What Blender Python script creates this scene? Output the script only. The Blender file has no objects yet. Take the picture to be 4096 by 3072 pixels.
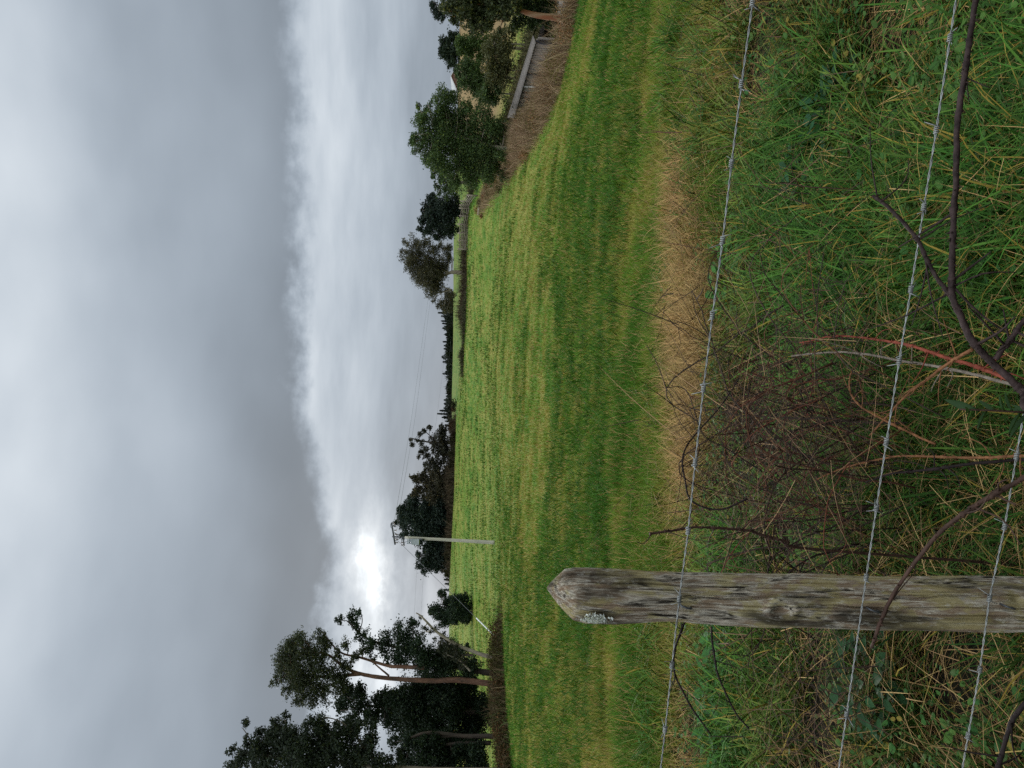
import bpy, math, random
import numpy as np
from mathutils import Matrix, Vector
random.seed(7)
RNG = np.random.default_rng(11)
SC = bpy.context.scene
COL = SC.collection
R = math.radians

# ------------------------------------------------------------------ camera
F = 3050.0                      # focal length in photo pixels (upright frame 3072 x 4096)
PITCH = math.atan(148 / F); ROLL = R(2.3)
EYE = np.array([0.0, 0.0, 1.55])
fwd = np.array([0, math.cos(PITCH), -math.sin(PITCH)])
up0 = np.array([0, math.sin(PITCH), math.cos(PITCH)])
rt0 = np.array([1.0, 0, 0])
rt = math.cos(ROLL) * rt0 + math.sin(ROLL) * up0
up = -math.sin(ROLL) * rt0 + math.cos(ROLL) * up0

cam_d = bpy.data.cameras.new("camera")
cam = bpy.data.objects.new("camera", cam_d); COL.objects.link(cam)
cam_d.sensor_fit = 'HORIZONTAL'; cam_d.sensor_width = 36.0
cam_d.lens = 36.0 * F / 4096.0
cam_d.clip_start = 0.05; cam_d.clip_end = 5000
# the phone was held on its side: picture-right is downwards, picture-up is to the right
cx, cy, cz = -up, rt, -fwd
cam.matrix_world = Matrix(((cx[0], cy[0], cz[0], EYE[0]), (cx[1], cy[1], cz[1], EYE[1]), (cx[2], cy[2], cz[2], EYE[2]), (0, 0, 0, 1)))
SC.camera = cam

def P(u, v, d):
    "point of the place seen at upright photo position u,v at a depth of d metres"
    return EYE + d * (fwd + (u - 1536) / F * rt - (v - 2048) / F * up)

def conv(x0, y0, s):
    return lambda zx, zy: (3072 - (y0 + zy / s), x0 + zx / s)
Z1 = conv(1500, 0, 2.212); Z2 = conv(1500, 700, 2.765); Z3 = conv(1500, 1200, 2.765); Z4 = conv(1500, 1700, 2.765)
Z5 = conv(900, 2272, 1.843); Z6 = conv(2100, 2100, 2.212); Z7 = conv(3000, 2100, 1.707); Z8 = conv(2500, 1100, 1.386)
Z9 = conv(3000, 1000, 1.508); ZA = conv(2400, 0, 1.304); ZB = conv(2000, 2300, 2.149); ZS = conv(1800, 0, 3.16)

# ------------------------------------------------------------------ numpy noise
def _h(ix, iy, iz, seed):
    n = (ix.astype(np.int64) * 374761393 + iy.astype(np.int64) * 668265263 + iz.astype(np.int64) * 2147483647 + seed * 974711) & 0x7fffffff
    n = ((n ^ (n >> 13)) * 1274126177) & 0x7fffffff
    n = ((n ^ (n >> 15)) * 2246822519) & 0x7fffffff
    return ((n ^ (n >> 16)) & 0xffff) / 65535.0
def vnoise(x, y, z=0.0, seed=0):
    x, y, z = np.broadcast_arrays(np.asarray(x, float), np.asarray(y, float), np.asarray(z, float))
    ix, iy, iz = np.floor(x), np.floor(y), np.floor(z)
    fx, fy, fz = x - ix, y - iy, z - iz
    fx = fx * fx * (3 - 2 * fx); fy = fy * fy * (3 - 2 * fy); fz = fz * fz * (3 - 2 * fz)
    r = 0
    for a in (0, 1):
        for b in (0, 1):
            for c in (0, 1):
                w = (fx if a else 1 - fx) * (fy if b else 1 - fy) * (fz if c else 1 - fz)
                r = r + w * _h(ix + a, iy + b, iz + c, seed)
    return r
def fbm(x, y, z=0.0, seed=0, oct=3):
    r, a, t = 0, 1.0, 0
    for k in range(oct):
        r = r + a * vnoise(np.asarray(x) * 2 ** k, np.asarray(y) * 2 ** k, np.asarray(z) * 2 ** k, seed + k * 17)
        t += a; a *= 0.5
    return r / t
def sstep(a, b, x):
    t = np.clip((np.asarray(x, float) - a) / (b - a), 0, 1)
    return t * t * (3 - 2 * t)

# ------------------------------------------------------------------ terrain height
CP = []
for X, Y, Z in ((-2, 1.2, 0), (0, 1.2, 0), (2, 1.2, 0), (-3.5, 4, -.03), (0, 4, -.05), (3.5, 4, -.12), (-5, 8, -.12), (0, 8, -.18), (5, 8, -.3),
                (-9, 18, -.3), (0, 18, -.35), (9, 18, -.85)):
    CP.append((X, Y, Z))
for u, v, d in ((340, 2010, 46), (0, 2035, 44), (905, 1980, 65), (1500, 1985, 60), (1500, 1905, 95), (1500, 1848, 130), (1500, 1818, 170), (1500, 1808, 230),
                (1100, 1815, 152), (776, 1799, 152), (500, 1800, 152), (100, 1800, 150), (620, 1888, 92), (1100, 1882, 100), (300, 1900, 88),
                (1900, 1871, 115), (1650, 1858, 118), (2072, 1871, 112), (2250, 1884, 106), (1900, 1836, 190), (1900, 1815, 240), (1650, 1836, 180), (1650, 1812, 240),
                (2100, 1834, 190), (2100, 1815, 240), (1100, 1815, 240), (500, 1802, 240), (100, 1805, 240),
                (3072, 2330, 28), (2750, 2240, 36), (2560, 2120, 48), (2330, 1975, 75), (2560, 2230, 28), (2000, 1960, 75),
                (2800, 1925, 150), (2800, 1842, 195), (2450, 1890, 165), (2450, 1832, 215), (3072, 1850, 195), (3072, 1930, 150), (2800, 1840, 260), (3072, 1845, 260)):
    CP.append(tuple(P(u, v, d)))
def _pz(u, d, z):
    p = P(u, 1900, d); CP.append((p[0], p[1], z))
_pz(1900, 142, 3.1); _pz(2080, 140, 3.1); _pz(2990, 45, -2.9); _pz(3072, 62, -3.2); _pz(2760, 75, -2.2); _pz(2850, 105, -1.2); _pz(2500, 100, 0.3)
CP = np.array(CP)
def _q(X, Y):
    Yc = np.clip(np.asarray(Y, float), 0, 300)
    return np.stack([np.clip(np.asarray(X, float) / (Yc + 9), -1.0, 1.0) * 2.2, np.log(Yc + 8.0)], -1)
def _phi(r2):
    return np.where(r2 > 1e-12, r2 * np.log(np.maximum(r2, 1e-12)) * .5, 0)
_C = _q(CP[:, 0], CP[:, 1])
_n = len(_C)
_A = np.zeros((_n + 3, _n + 3))
_A[:_n, :_n] = _phi(((_C[:, None] - _C[None]) ** 2).sum(-1)) + np.eye(_n) * 2e-4
_A[:_n, _n] = 1; _A[:_n, _n + 1:] = _C; _A[_n, :_n] = 1; _A[_n + 1:, :_n] = _C.T
_W = np.linalg.solve(_A, np.concatenate([CP[:, 2], np.zeros(3)]))
def Hs(X, Y):
    X = np.asarray(X, float); Y = np.asarray(Y, float); X, Y = np.broadcast_arrays(X, Y)
    sh = X.shape; q = _q(X.ravel(), Y.ravel()); out = np.empty(len(q))
    for i in range(0, len(q), 60000):
        k = q[i:i + 60000]
        out[i:i + 60000] = _phi(((k[:, None] - _C[None]) ** 2).sum(-1)) @ _W[:_n] + _W[_n] + k @ _W[_n + 1:]
    return np.clip(out, -8, 14).reshape(sh)
def H(X, Y):
    X = np.asarray(X, float); Y = np.asarray(Y, float)
    z = Hs(X, Y)
    near = 1 - sstep(5.5, 8, Y)
    z = z + near * ((fbm(X * 1.3, Y * 1.3, 0, 3) - .5) * .14)
    z = z + (fbm(X * .35, Y * .35, 0, 5) - .5) * .16 * sstep(5, 12, Y)
    return z
def ground(u, v):
    "where the sight line through u,v meets the ground"
    lo = 1.5
    for d in np.concatenate([np.arange(1.6, 12, .1), np.arange(12, 300, .5)]):
        p = P(u, v, d)
        if p[2] < float(H(p[0], p[1])): return p
    return P(u, v, 150)

# ------------------------------------------------------------------ materials
def new_mat(name):
    m = bpy.data.materials.new(name); m.use_nodes = True
    nt = m.node_tree; nt.nodes.clear()
    out = nt.nodes.new('ShaderNodeOutputMaterial')
    return m, nt, out
def nd(nt, t, **kw):
    n = nt.nodes.new(t)
    for k, v in kw.items(): setattr(n, k, v)
    return n
def mix_rgb(nt, fac, a, b, blend='MIX'):
    n = nd(nt, 'ShaderNodeMix', data_type='RGBA', blend_type=blend)
    for s, v in ((n.inputs[0], fac), (n.inputs[6], a), (n.inputs[7], b)):
        if isinstance(v, bpy.types.NodeSocket): nt.links.new(v, s)
        elif isinstance(v, (int, float)): s.default_value = v
        else: s.default_value = tuple(v) + (1,)
    return n.outputs[2]
def ramp(nt, fac, stops):
    n = nd(nt, 'ShaderNodeValToRGB'); e = n.color_ramp.elements
    while len(e) < len(stops): e.new(.5)
    for i, (p, c) in enumerate(stops):
        e[i].position = p; e[i].color = (c, c, c, 1) if isinstance(c, (int, float)) else tuple(c) + (1,)
    nt.links.new(fac, n.inputs[0]); return n.outputs[0]
def noise(nt, vec, scale, detail=4, rough=.55, dist=0):
    n = nd(nt, 'ShaderNodeTexNoise'); n.inputs['Scale'].default_value = scale; n.inputs['Detail'].default_value = detail
    n.inputs['Roughness'].default_value = rough; n.inputs['Distortion'].default_value = dist
    if vec is not None: nt.links.new(vec, n.inputs['Vector'])
    return n.outputs[0]
def mapping(nt, vec, scale):
    n = nd(nt, 'ShaderNodeMapping'); n.inputs['Scale'].default_value = scale; nt.links.new(vec, n.inputs['Vector']); return n.outputs[0]

def leafy(name, trans=.35, rough=.5, spec=.25):
    m, nt, out = new_mat(name)
    at = nd(nt, 'ShaderNodeAttribute', attribute_name='tint')
    p = nd(nt, 'ShaderNodeBsdfPrincipled'); p.inputs['Roughness'].default_value = rough
    p.inputs['Specular IOR Level'].default_value = spec
    tr = nd(nt, 'ShaderNodeBsdfTranslucent'); mx = nd(nt, 'ShaderNodeMixShader'); mx.inputs[0].default_value = trans
    nt.links.new(at.outputs['Color'], p.inputs['Base Color'])
    c2 = mix_rgb(nt, 1.0, at.outputs['Color'], (1.25, 1.15, .7), 'MULTIPLY'); nt.links.new(c2, tr.inputs['Color'])
    nt.links.new(p.outputs[0], mx.inputs[1]); nt.links.new(tr.outputs[0], mx.inputs[2]); nt.links.new(mx.outputs[0], out.inputs[0])
    return m
def plain(name, col, rough=.6, metal=0, var=.25, scale=20, bump=.0, spec=.4, stretch=(1, 1, 1)):
    m, nt, out = new_mat(name)
    tc = nd(nt, 'ShaderNodeTexCoord'); v = mapping(nt, tc.outputs['Object'], stretch)
    n = noise(nt, v, scale, 5, .6)
    a = tuple(c * (1 - var) for c in col); b = tuple(min(1, c * (1 + var)) for c in col)
    c = mix_rgb(nt, ramp(nt, n, ((.3, 0.), (.7, 1.))), a, b)
    p = nd(nt, 'ShaderNodeBsdfPrincipled'); p.inputs['Roughness'].default_value = rough; p.inputs['Metallic'].default_value = metal
    p.inputs['Specular IOR Level'].default_value = spec
    nt.links.new(c, p.inputs['Base Color'])
    if bump:
        b_ = nd(nt, 'ShaderNodeBump'); b_.inputs['Strength'].default_value = bump; b_.inputs['Distance'].default_value = .02
        nt.links.new(n, b_.inputs['Height']); nt.links.new(b_.outputs[0], p.inputs['Normal'])
    nt.links.new(p.outputs[0], out.inputs[0]); return m
def bark(name, c1, c2, c3, sc=6, st=(1, 1, .25)):
    m, nt, out = new_mat(name)
    tc = nd(nt, 'ShaderNodeTexCoord'); v = mapping(nt, tc.outputs['Object'], st)
    n1 = noise(nt, v, sc, 5, .65, .4); n2 = noise(nt, v, sc * .35, 3, .6, .6)
    c = mix_rgb(nt, ramp(nt, n1, ((.35, 0.), (.62, 1.))), c1, c2)
    c = mix_rgb(nt, ramp(nt, n2, ((.48, 0.), (.62, 1.))), c, c3)
    p = nd(nt, 'ShaderNodeBsdfPrincipled'); p.inputs['Roughness'].default_value = .8; p.inputs['Specular IOR Level'].default_value = .2
    b_ = nd(nt, 'ShaderNodeBump'); b_.inputs['Strength'].default_value = .6; b_.inputs['Distance'].default_value = .03
    nt.links.new(n1, b_.inputs['Height']); nt.links.new(b_.outputs[0], p.inputs['Normal'])
    nt.links.new(c, p.inputs['Base Color']); nt.links.new(p.outputs[0], out.inputs[0]); return m

MAT = {}
MAT['grass'] = leafy('grass_blades', .3, .6, .06)
MAT['verge'] = leafy('verge_blades', .12, .55, .08)
MAT['leaf'] = leafy('tree_leaves', .22, .55, .2)
MAT['herb'] = leafy('broad_leaves', .28, .55, .12)
MAT['dry'] = leafy('dry_stems', .1, .7, .06)
MAT['bark_red'] = bark('red_bark', (.11, .055, .036), (.21, .115, .075), (.08, .055, .04))
MAT['bark_peel'] = bark('peeling_bark', (.19, .065, .032), (.25, .1, .045), (.34, .27, .17), 5)
MAT['bark_grey'] = bark('grey_bark', (.11, .09, .07), (.2, .17, .13), (.15, .13, .1))
MAT['bark_pale'] = bark('pale_bark', (.2, .17, .12), (.34, .3, .23), (.25, .2, .15))
MAT['bark_dark'] = bark('dark_bark', (.04, .032, .026), (.08, .06, .045), (.06, .05, .04))
MAT['steel'] = plain('galvanised_steel', (.25, .26, .25), .5, .45, .35, 60)
MAT['dark_steel'] = plain('dark_steel', (.08, .085, .09), .5, .6, .3, 30)
MAT['grey_paint'] = plain('transformer_paint', (.36, .39, .41), .45, 0, .1, 6)
MAT['white_plastic'] = plain('white_guard', (.75, .75, .73), .4, 0, .08, 6)
MAT['concrete'] = plain('pole_concrete', (.46, .43, .36), .8, 0, .22, 5, .2, .2, (1, 1, .2))
MAT['porcelain'] = plain('brown_insulator', (.1, .055, .04), .25, 0, .15, 10)
MAT['cable'] = plain('line_cable', (.12, .125, .13), .5, .4, .1, 3)
MAT['rail'] = plain('weathered_rail', (.21, .175, .135), .8, 0, .35, 3, .2, .2, (1, 1, 1))
MAT['board'] = plain('weathered_board', (.22, .19, .165), .85, 0, .3, 4, .2, .2, (1, 1, .2))
MAT['roofing'] = plain('old_iron_roofing', (.135, .12, .105), .9, 0, .5, 2.5, 0, .1)
MAT['dark_post_opening_shade'] = plain('dark_timber_opening_shade', (.03, .03, .035), .8, 0, .2, 5)  # dark corner post timber, and the painted shade of the wall openings
MAT['cane_red'] = plain('red_cane', (.20, .05, .03), .6, 0, .5, 45, .2, .12)
MAT['cane_brown'] = plain('brown_cane', (.05, .028, .02), .6, 0, .5, 45, .2, .12)
MAT['cane_dark'] = plain('dark_cane', (.018, .012, .011), .6, 0, .4, 60, .2, .12)
MAT['cane_grey'] = plain('grey_cane', (.2, .165, .13), .7, 0, .45, 50, .2, .12)
MAT['cane_orange'] = plain('orange_cane', (.18, .08, .036), .65, 0, .5, 45, .2, .12)
MAT['shrub_bark'] = plain('purple_brown_bark', (.034, .022, .020), .6, 0, .6, 55, .3, .12)
MAT['house_roof'] = plain('far_roof', (.45, .45, .44), .5, 0, .1, 2)
MAT['house_wall'] = plain('far_wall', (.17, .085, .065), .7, 0, .25, 2)
MAT['house_trim'] = plain('far_trim', (.7, .7, .68), .6, 0, .1, 2)

# ------------------------------------------------------------------ mesh building
def link(name, me, mat, parent=None, loc=None):
    o = bpy.data.objects.new(name, me); COL.objects.link(o)
    if mat is not None: me.materials.append(mat)
    if parent is not None: o.parent = parent
    elif loc is not None: o.location = loc
    return o
def mesh_tris(name, V, T, tint=None, smooth=False):
    V = np.ascontiguousarray(V, np.float32); T = np.ascontiguousarray(T, np.int32)
    me = bpy.data.meshes.new(name)
    me.vertices.add(len(V)); me.vertices.foreach_set('co', V.ravel())
    me.loops.add(T.size); me.loops.foreach_set('vertex_index', T.ravel())
    me.polygons.add(len(T)); me.polygons.foreach_set('loop_start', np.arange(0, T.size, 3, dtype=np.int32))
    me.polygons.foreach_set('loop_total', np.full(len(T), 3, np.int32))
    if smooth: me.polygons.foreach_set('use_smooth', np.ones(len(T), bool))
    me.update(calc_edges=True)
    if tint is not None:
        a = me.attributes.new('tint', 'FLOAT_COLOR', 'POINT')
        c = np.ones((len(V), 4), np.float32); c[:, :3] = tint; a.data.foreach_set('color', c.ravel())
    return me
class MB:
    "collects triangles of several shapes for one mesh (vertices in world metres)"
    def __init__(s): s.v = []; s.t = []; s.c = []; s.n = 0
    def add(s, V, T, c=None):
        V = np.asarray(V, float); s.v.append(V); s.t.append(np.asarray(T, int) + s.n); s.n += len(V)
        s.c.append(np.broadcast_to(np.asarray(c if c is not None else (1, 1, 1), float), (len(V), 3)))
    def build(s, name, mat, parent=None, base=None, smooth=False, tint=False):
        V = np.concatenate(s.v); T = np.concatenate(s.t)
        b = np.array(parent.location) if parent is not None and base is None else (np.array(base) if base is not None else None)
        if parent is not None and parent.type != 'EMPTY' and parent.parent is not None: b = np.array(parent.parent.location)
        if b is not None: V = V - b
        me = mesh_tris(name, V, T, np.concatenate(s.c) if tint else None, smooth)
        return link(name, me, mat, parent, base if parent is None else None)
def tag(o, label=None, cat=None, group=None, kind=None):
    if label: o['label'] = label
    if cat: o['category'] = cat
    if group: o['group'] = group
    if kind: o['kind'] = kind
    return o
def thing(name, label, cat, loc, group=None):
    o = bpy.data.objects.new(name, None); COL.objects.link(o); o.location = tuple(float(x) for x in loc); o.empty_display_size = .2
    return tag(o, label, cat, group)

def smooth_path(pts, n):
    pts = np.asarray(pts, float)
    if len(pts) == 2: return pts[0] + (pts[1] - pts[0]) * np.linspace(0, 1, n)[:, None]
    P_ = np.vstack([2 * pts[0] - pts[1], pts, 2 * pts[-1] - pts[-2]])
    t = np.linspace(0, len(pts) - 1 - 1e-9, n); i = t.astype(int); f = (t - i)[:, None]
    a, b, c, d = P_[i], P_[i + 1], P_[i + 2], P_[i + 3]
    return .5 * ((2 * b) + (-a + c) * f + (2 * a - 5 * b + 4 * c - d) * f ** 2 + (-a + 3 * b - 3 * c + d) * f ** 3)
def tube(pts, r0, r1=None, sides=7, n=None, rough=0.0, caps=True, prof=None):
    n = n or max(2, 4 * len(pts)); p = smooth_path(pts, n)
    r = np.linspace(r0, r0 if r1 is None else r1, n) if prof is None else np.interp(np.linspace(0, 1, n), np.linspace(0, 1, len(prof)), prof)
    tg = np.gradient(p, axis=0); tg /= np.linalg.norm(tg, axis=1)[:, None] + 1e-12
    ref = np.array([0.31, .2, .93]) if abs(tg[0] @ np.array([0.31, .2, .93])) < .9 else np.array([1., 0, 0])
    A = np.zeros_like(p); a = ref
    for i in range(n):
        a = a - tg[i] * (a @ tg[i]); a /= np.linalg.norm(a) + 1e-12; A[i] = a
    B = np.cross(tg, A)
    th = np.linspace(0, 2 * np.pi, sides, endpoint=False)
    rr = r[:, None] * (1 + rough * (RNG.random((n, sides)) - .5) * 2)
    V = p[:, None] + rr[..., None] * (np.cos(th)[None, :, None] * A[:, None] + np.sin(th)[None, :, None] * B[:, None])
    V = V.reshape(-1, 3); T = []
    i = np.arange(n - 1)[:, None] * sides; k = np.arange(sides)[None]; k2 = (k + 1) % sides
    a_, b_, c_, d_ = i + k, i + k2, i + sides + k2, i + sides + k
    T = np.concatenate([np.stack([a_, b_, c_], -1).reshape(-1, 3), np.stack([a_, c_, d_], -1).reshape(-1, 3)])
    if caps:
        V = np.vstack([V, p[0], p[-1]]); m = len(V); k = np.arange(sides); k2 = (k + 1) % sides
        T = np.concatenate([T, np.stack([k2, k, np.full(sides, m - 2)], -1), np.stack([k + (n - 1) * sides, k2 + (n - 1) * sides, np.full(sides, m - 1)], -1)])
    return V, T
BOXT = np.array([[0, 2, 1], [0, 3, 2], [4, 5, 6], [4, 6, 7], [0, 1, 5], [0, 5, 4], [1, 2, 6], [1, 6, 5], [2, 3, 7], [2, 7, 6], [3, 0, 4], [3, 4, 7]])
def bar(p, q, w, h, upv=(0, 0, 1)):
    "a square timber from p to q"
    p = np.asarray(p, float); q = np.asarray(q, float); d = q - p; d /= np.linalg.norm(d)
    upv = np.asarray(upv, float); s = np.cross(d, upv)
    if np.linalg.norm(s) < 1e-3: s = np.cross(d, (1, 0, 0))
    s /= np.linalg.norm(s); t = np.cross(s, d)
    V = [e + a * s * w / 2 + b * t * h / 2 for e in (p, q) for a, b in ((-1, -1), (1, -1), (1, 1), (-1, 1))]
    return np.array(V), BOXT
def hexa(c8):
    return np.array(c8, float), BOXT

# many copies of one small shape, baked into one mesh
def bake(tv, tt, pos, Rm, scale, col):
    N, k = len(pos), len(tv)
    V = np.einsum('nij,kj->nki', Rm, tv) * scale.reshape(N, 1, -1) + pos[:, None]
    T = tt[None] + (np.arange(N) * k)[:, None, None]
    return V.reshape(-1, 3), T.reshape(-1, 3), np.repeat(col, k, 0)
def rand_rot(N, rng=RNG):
    q = rng.normal(size=(N, 4)); q /= np.linalg.norm(q, axis=1)[:, None]; w, x, y, z = q.T
    return np.stack([1 - 2 * (y * y + z * z), 2 * (x * y - z * w), 2 * (x * z + y * w), 2 * (x * y + z * w), 1 - 2 * (x * x + z * z), 2 * (y * z - x * w),
                     2 * (x * z - y * w), 2 * (y * z + x * w), 1 - 2 * (x * x + y * y)], -1).reshape(N, 3, 3)
LEAF4 = (np.array([[0, -.5, 0], [.27, 0, .06], [0, .5, 0], [-.27, 0, .06]]), np.array([[0, 1, 2], [0, 2, 3]]))
LANCE = (np.array([[0, -.5, 0], [.15, -.05, .05], [0, .5, 0], [-.15, -.05, .05]]), np.array([[0, 1, 2], [0, 2, 3]]))
# an ovate leaf with a folded midrib, pointing along +y from its stalk
_ys = [0, .18, .42, .7, 1.0]; _ws = [.02, .24, .33, .22, 0]
_lv = []; 
for y_, w_ in zip(_ys, _ws): _lv += [(-w_, y_, .1 * w_ - .12 * y_ * y_), (0, y_, -.06 * (w_ > 0) - .12 * y_ * y_), (w_, y_, .1 * w_ - .12 * y_ * y_)]
_lt = []
for i in range(4):
    a = 3 * i
    for k in (0, 1): _lt += [(a + k, a + k + 1, a + k + 4), (a + k, a + k + 4, a + k + 3)]
OVATE = (np.array(_lv), np.array(_lt))

def blades(pos, az, L, W, th0, bend, col, tipcol=None, segs=3, twist=.5):
    "grass blades as tapering bent strips: pos (N,3), heading az, start angle from vertical th0, total bend"
    N = len(pos)
    d = np.stack([np.cos(az), np.sin(az), np.zeros(N)], -1)
    tw = az + np.pi / 2 + (RNG.random(N) - .5) * 2 * twist
    s = np.stack([np.cos(tw), np.sin(tw), np.zeros(N)], -1)
    p = pos.copy(); Vs = []; Cs = []
    tipcol = col if tipcol is None else tipcol
    for i in range(segs + 1):
        t = i / segs
        if i < segs:
            w = W * (1 - .75 * t * t) * .5
            Vs += [p - s * w[:, None], p + s * w[:, None]]
            c = col * (1 - t) + tipcol * t; Cs += [c, c]
            th = th0 + bend * (t + .5 / segs)
            p = p + (L / segs)[:, None] * (d * np.sin(th)[:, None] + np.array([0, 0, 1.]) * np.cos(th)[:, None])
        else:
            Vs.append(p); Cs.append(tipcol)
    k = len(Vs); V = np.stack(Vs, 1).reshape(-1, 3); C = np.stack(Cs, 1).reshape(-1, 3)
    T = []
    for i in range(segs - 1): a = 2 * i; T += [(a, a + 1, a + 3), (a, a + 3, a + 2)]
    a = 2 * (segs - 1); T.append((a, a + 1, a + 2))
    T = np.array(T)[None] + (np.arange(N) * k)[:, None, None]
    return V, T.reshape(-1, 3), C

# ------------------------------------------------------------------ ground colours (of the plants and soil themselves)
G_LUSH = np.array([.062, .155, .018]); G_MID = np.array([.125, .21, .025]); G_YEL = np.array([.25, .25, .055]); G_STRAW = np.array([.42, .28, .12]); G_BROWN = np.array([.10, .065, .035])
def patch(X, Y, u, v, rx, ry):
    c = ground(u, v); return np.exp(-((X - c[0]) / rx) ** 2 - ((Y - c[1]) / ry) ** 2)
_straw = [(1750, 2770, .65, .5), (1500, 2790, .5, .4), (2000, 2740, .6, .5), (1850, 2850, .4, .3), (2250, 2700, .35, .2), (1250, 2800, .5, .25), (1620, 2740, .5, .3), (2980, 2550, .7, .35), (90, 2790, .35, .25)]
_straw = [(ground(u, v), a, b) for u, v, a, b in _straw]
_lush = [(1530, 2540, 1.1, .5), (1300, 2500, .8, .4), (2750, 2420, 2.0, .7), (300, 2560, 1.2, .5), (1000, 2560, .8, .4)]
_lush = [(ground(u, v), a, b) for u, v, a, b in _lush]
_tang = [(ground(u, v), a, b) for u, v, a, b in ((1330, 3150, .42, .45), (1250, 3480, .35, .3), (1050, 3250, .3, .35))]
def tangle_mask(X, Y): return np.clip(sum(np.exp(-((X - c[0]) / a) ** 2 - ((Y - c[1]) / b) ** 2) for c, a, b in _tang), 0, 1)
def masks(X, Y):
    st = sum(np.exp(-((X - c[0]) / a) ** 2 - ((Y - c[1]) / b) ** 2) for c, a, b in _straw)
    lu = sum(np.exp(-((X - c[0]) / a) ** 2 - ((Y - c[1]) / b) ** 2) for c, a, b in _lush)
    return np.clip(st, 0, 1), np.clip(lu, 0, 1)
def tan_hill(X, Y):
    "the dry hillside beyond the right-hand hedge"
    return sstep(.27, .31, X / np.maximum(Y, 1)) * sstep(85, 120, Y)
def field_tint(X, Y):
    a = fbm(X * .10, Y * .05, 0, 21, 3); b = fbm(X * 1.1, Y * .5, 0, 31, 3); c = fbm(X * 3.2, Y * 1.7, 0, 41, 3)
    g = (a - .5) * .8 + (b - .5) * 1.1 + (c - .5) * 1.7
    st, lu = masks(X, Y)
    g = g - lu * .9 + st * .8
    dk = sstep(.57, .70, fbm(X * .75, Y * .30, 0, 63, 3)); k = np.clip(.66 + g * .95 - .24 * dk, 0, 1)[:, None]
    col = np.where(k < .5, G_LUSH + (G_MID - G_LUSH) * (k * 2), G_MID + (G_YEL - G_MID) * (k * 2 - 1))
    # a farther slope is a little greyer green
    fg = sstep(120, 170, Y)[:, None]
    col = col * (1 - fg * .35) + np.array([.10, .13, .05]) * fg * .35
    th = tan_hill(X, Y)[:, None]
    tc = np.array([.26, .18, .085]) * (.75 + .5 * b[:, None])
    return col * (1 - th) + tc * th

# ------------------------------------------------------------------ ground sheet
def warp(a, b, n, k): 
    t = np.linspace(-1, 1, n); s = np.sinh(t * k) / np.sinh(k); return np.where(s < 0, -s * a, s * b)
gx = warp(-900, 900, 360, 6.0)
gy = np.concatenate([-np.geomspace(300, 1, 30), np.arange(-.8, 9, .13), np.geomspace(9, 1200, 330)])
GX, GY = np.meshgrid(gx, gy)
GZ = H(GX, GY)
far = sstep(330, 900, np.hypot(GX, GY)); GZ = GZ * (1 - far) + 2.0 * far
V = np.stack([GX, GY, GZ], -1).reshape(-1, 3); ny, nx = GX.shape
i = np.arange(ny - 1)[:, None] * nx + np.arange(nx - 1)[None]
T = np.concatenate([np.stack([i, i + 1, i + nx + 1], -1).reshape(-1, 3), np.stack([i, i + nx + 1, i + nx], -1).reshape(-1, 3)])
tint = field_tint(V[:, 0], V[:, 1])
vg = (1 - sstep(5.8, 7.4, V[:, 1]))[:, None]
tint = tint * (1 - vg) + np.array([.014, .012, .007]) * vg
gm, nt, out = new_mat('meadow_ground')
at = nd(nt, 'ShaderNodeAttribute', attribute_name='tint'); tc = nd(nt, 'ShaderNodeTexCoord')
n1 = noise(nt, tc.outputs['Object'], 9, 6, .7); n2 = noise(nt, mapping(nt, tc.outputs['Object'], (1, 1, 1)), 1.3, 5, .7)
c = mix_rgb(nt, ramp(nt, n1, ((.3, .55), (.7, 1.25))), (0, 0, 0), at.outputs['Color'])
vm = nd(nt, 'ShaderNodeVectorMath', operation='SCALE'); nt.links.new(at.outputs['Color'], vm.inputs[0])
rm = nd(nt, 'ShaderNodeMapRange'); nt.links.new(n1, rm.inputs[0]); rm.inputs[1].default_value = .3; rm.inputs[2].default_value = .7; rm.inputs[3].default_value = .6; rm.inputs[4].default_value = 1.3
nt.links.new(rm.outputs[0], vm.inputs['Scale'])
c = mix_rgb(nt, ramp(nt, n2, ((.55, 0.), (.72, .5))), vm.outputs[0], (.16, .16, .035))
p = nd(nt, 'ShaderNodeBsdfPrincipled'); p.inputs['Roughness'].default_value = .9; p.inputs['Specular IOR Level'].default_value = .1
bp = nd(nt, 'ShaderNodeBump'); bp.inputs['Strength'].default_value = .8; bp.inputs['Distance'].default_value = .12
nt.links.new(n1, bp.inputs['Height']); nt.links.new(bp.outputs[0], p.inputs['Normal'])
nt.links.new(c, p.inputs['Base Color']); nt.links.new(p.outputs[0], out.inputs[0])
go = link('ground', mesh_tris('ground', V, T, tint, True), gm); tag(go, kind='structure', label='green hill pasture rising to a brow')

# ------------------------------------------------------------------ grass
def fan(N, r0, r1, power, half=.62):
    "positions thinning out with distance"
    u = RNG.random(N); k = 1 - power
    r = (r0 ** k + u * (r1 ** k - r0 ** k)) ** (1 / k)
    a = (RNG.random(N) * 2 - 1) * half
    return r * np.sin(a) * 1.02, r * np.cos(a)
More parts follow.
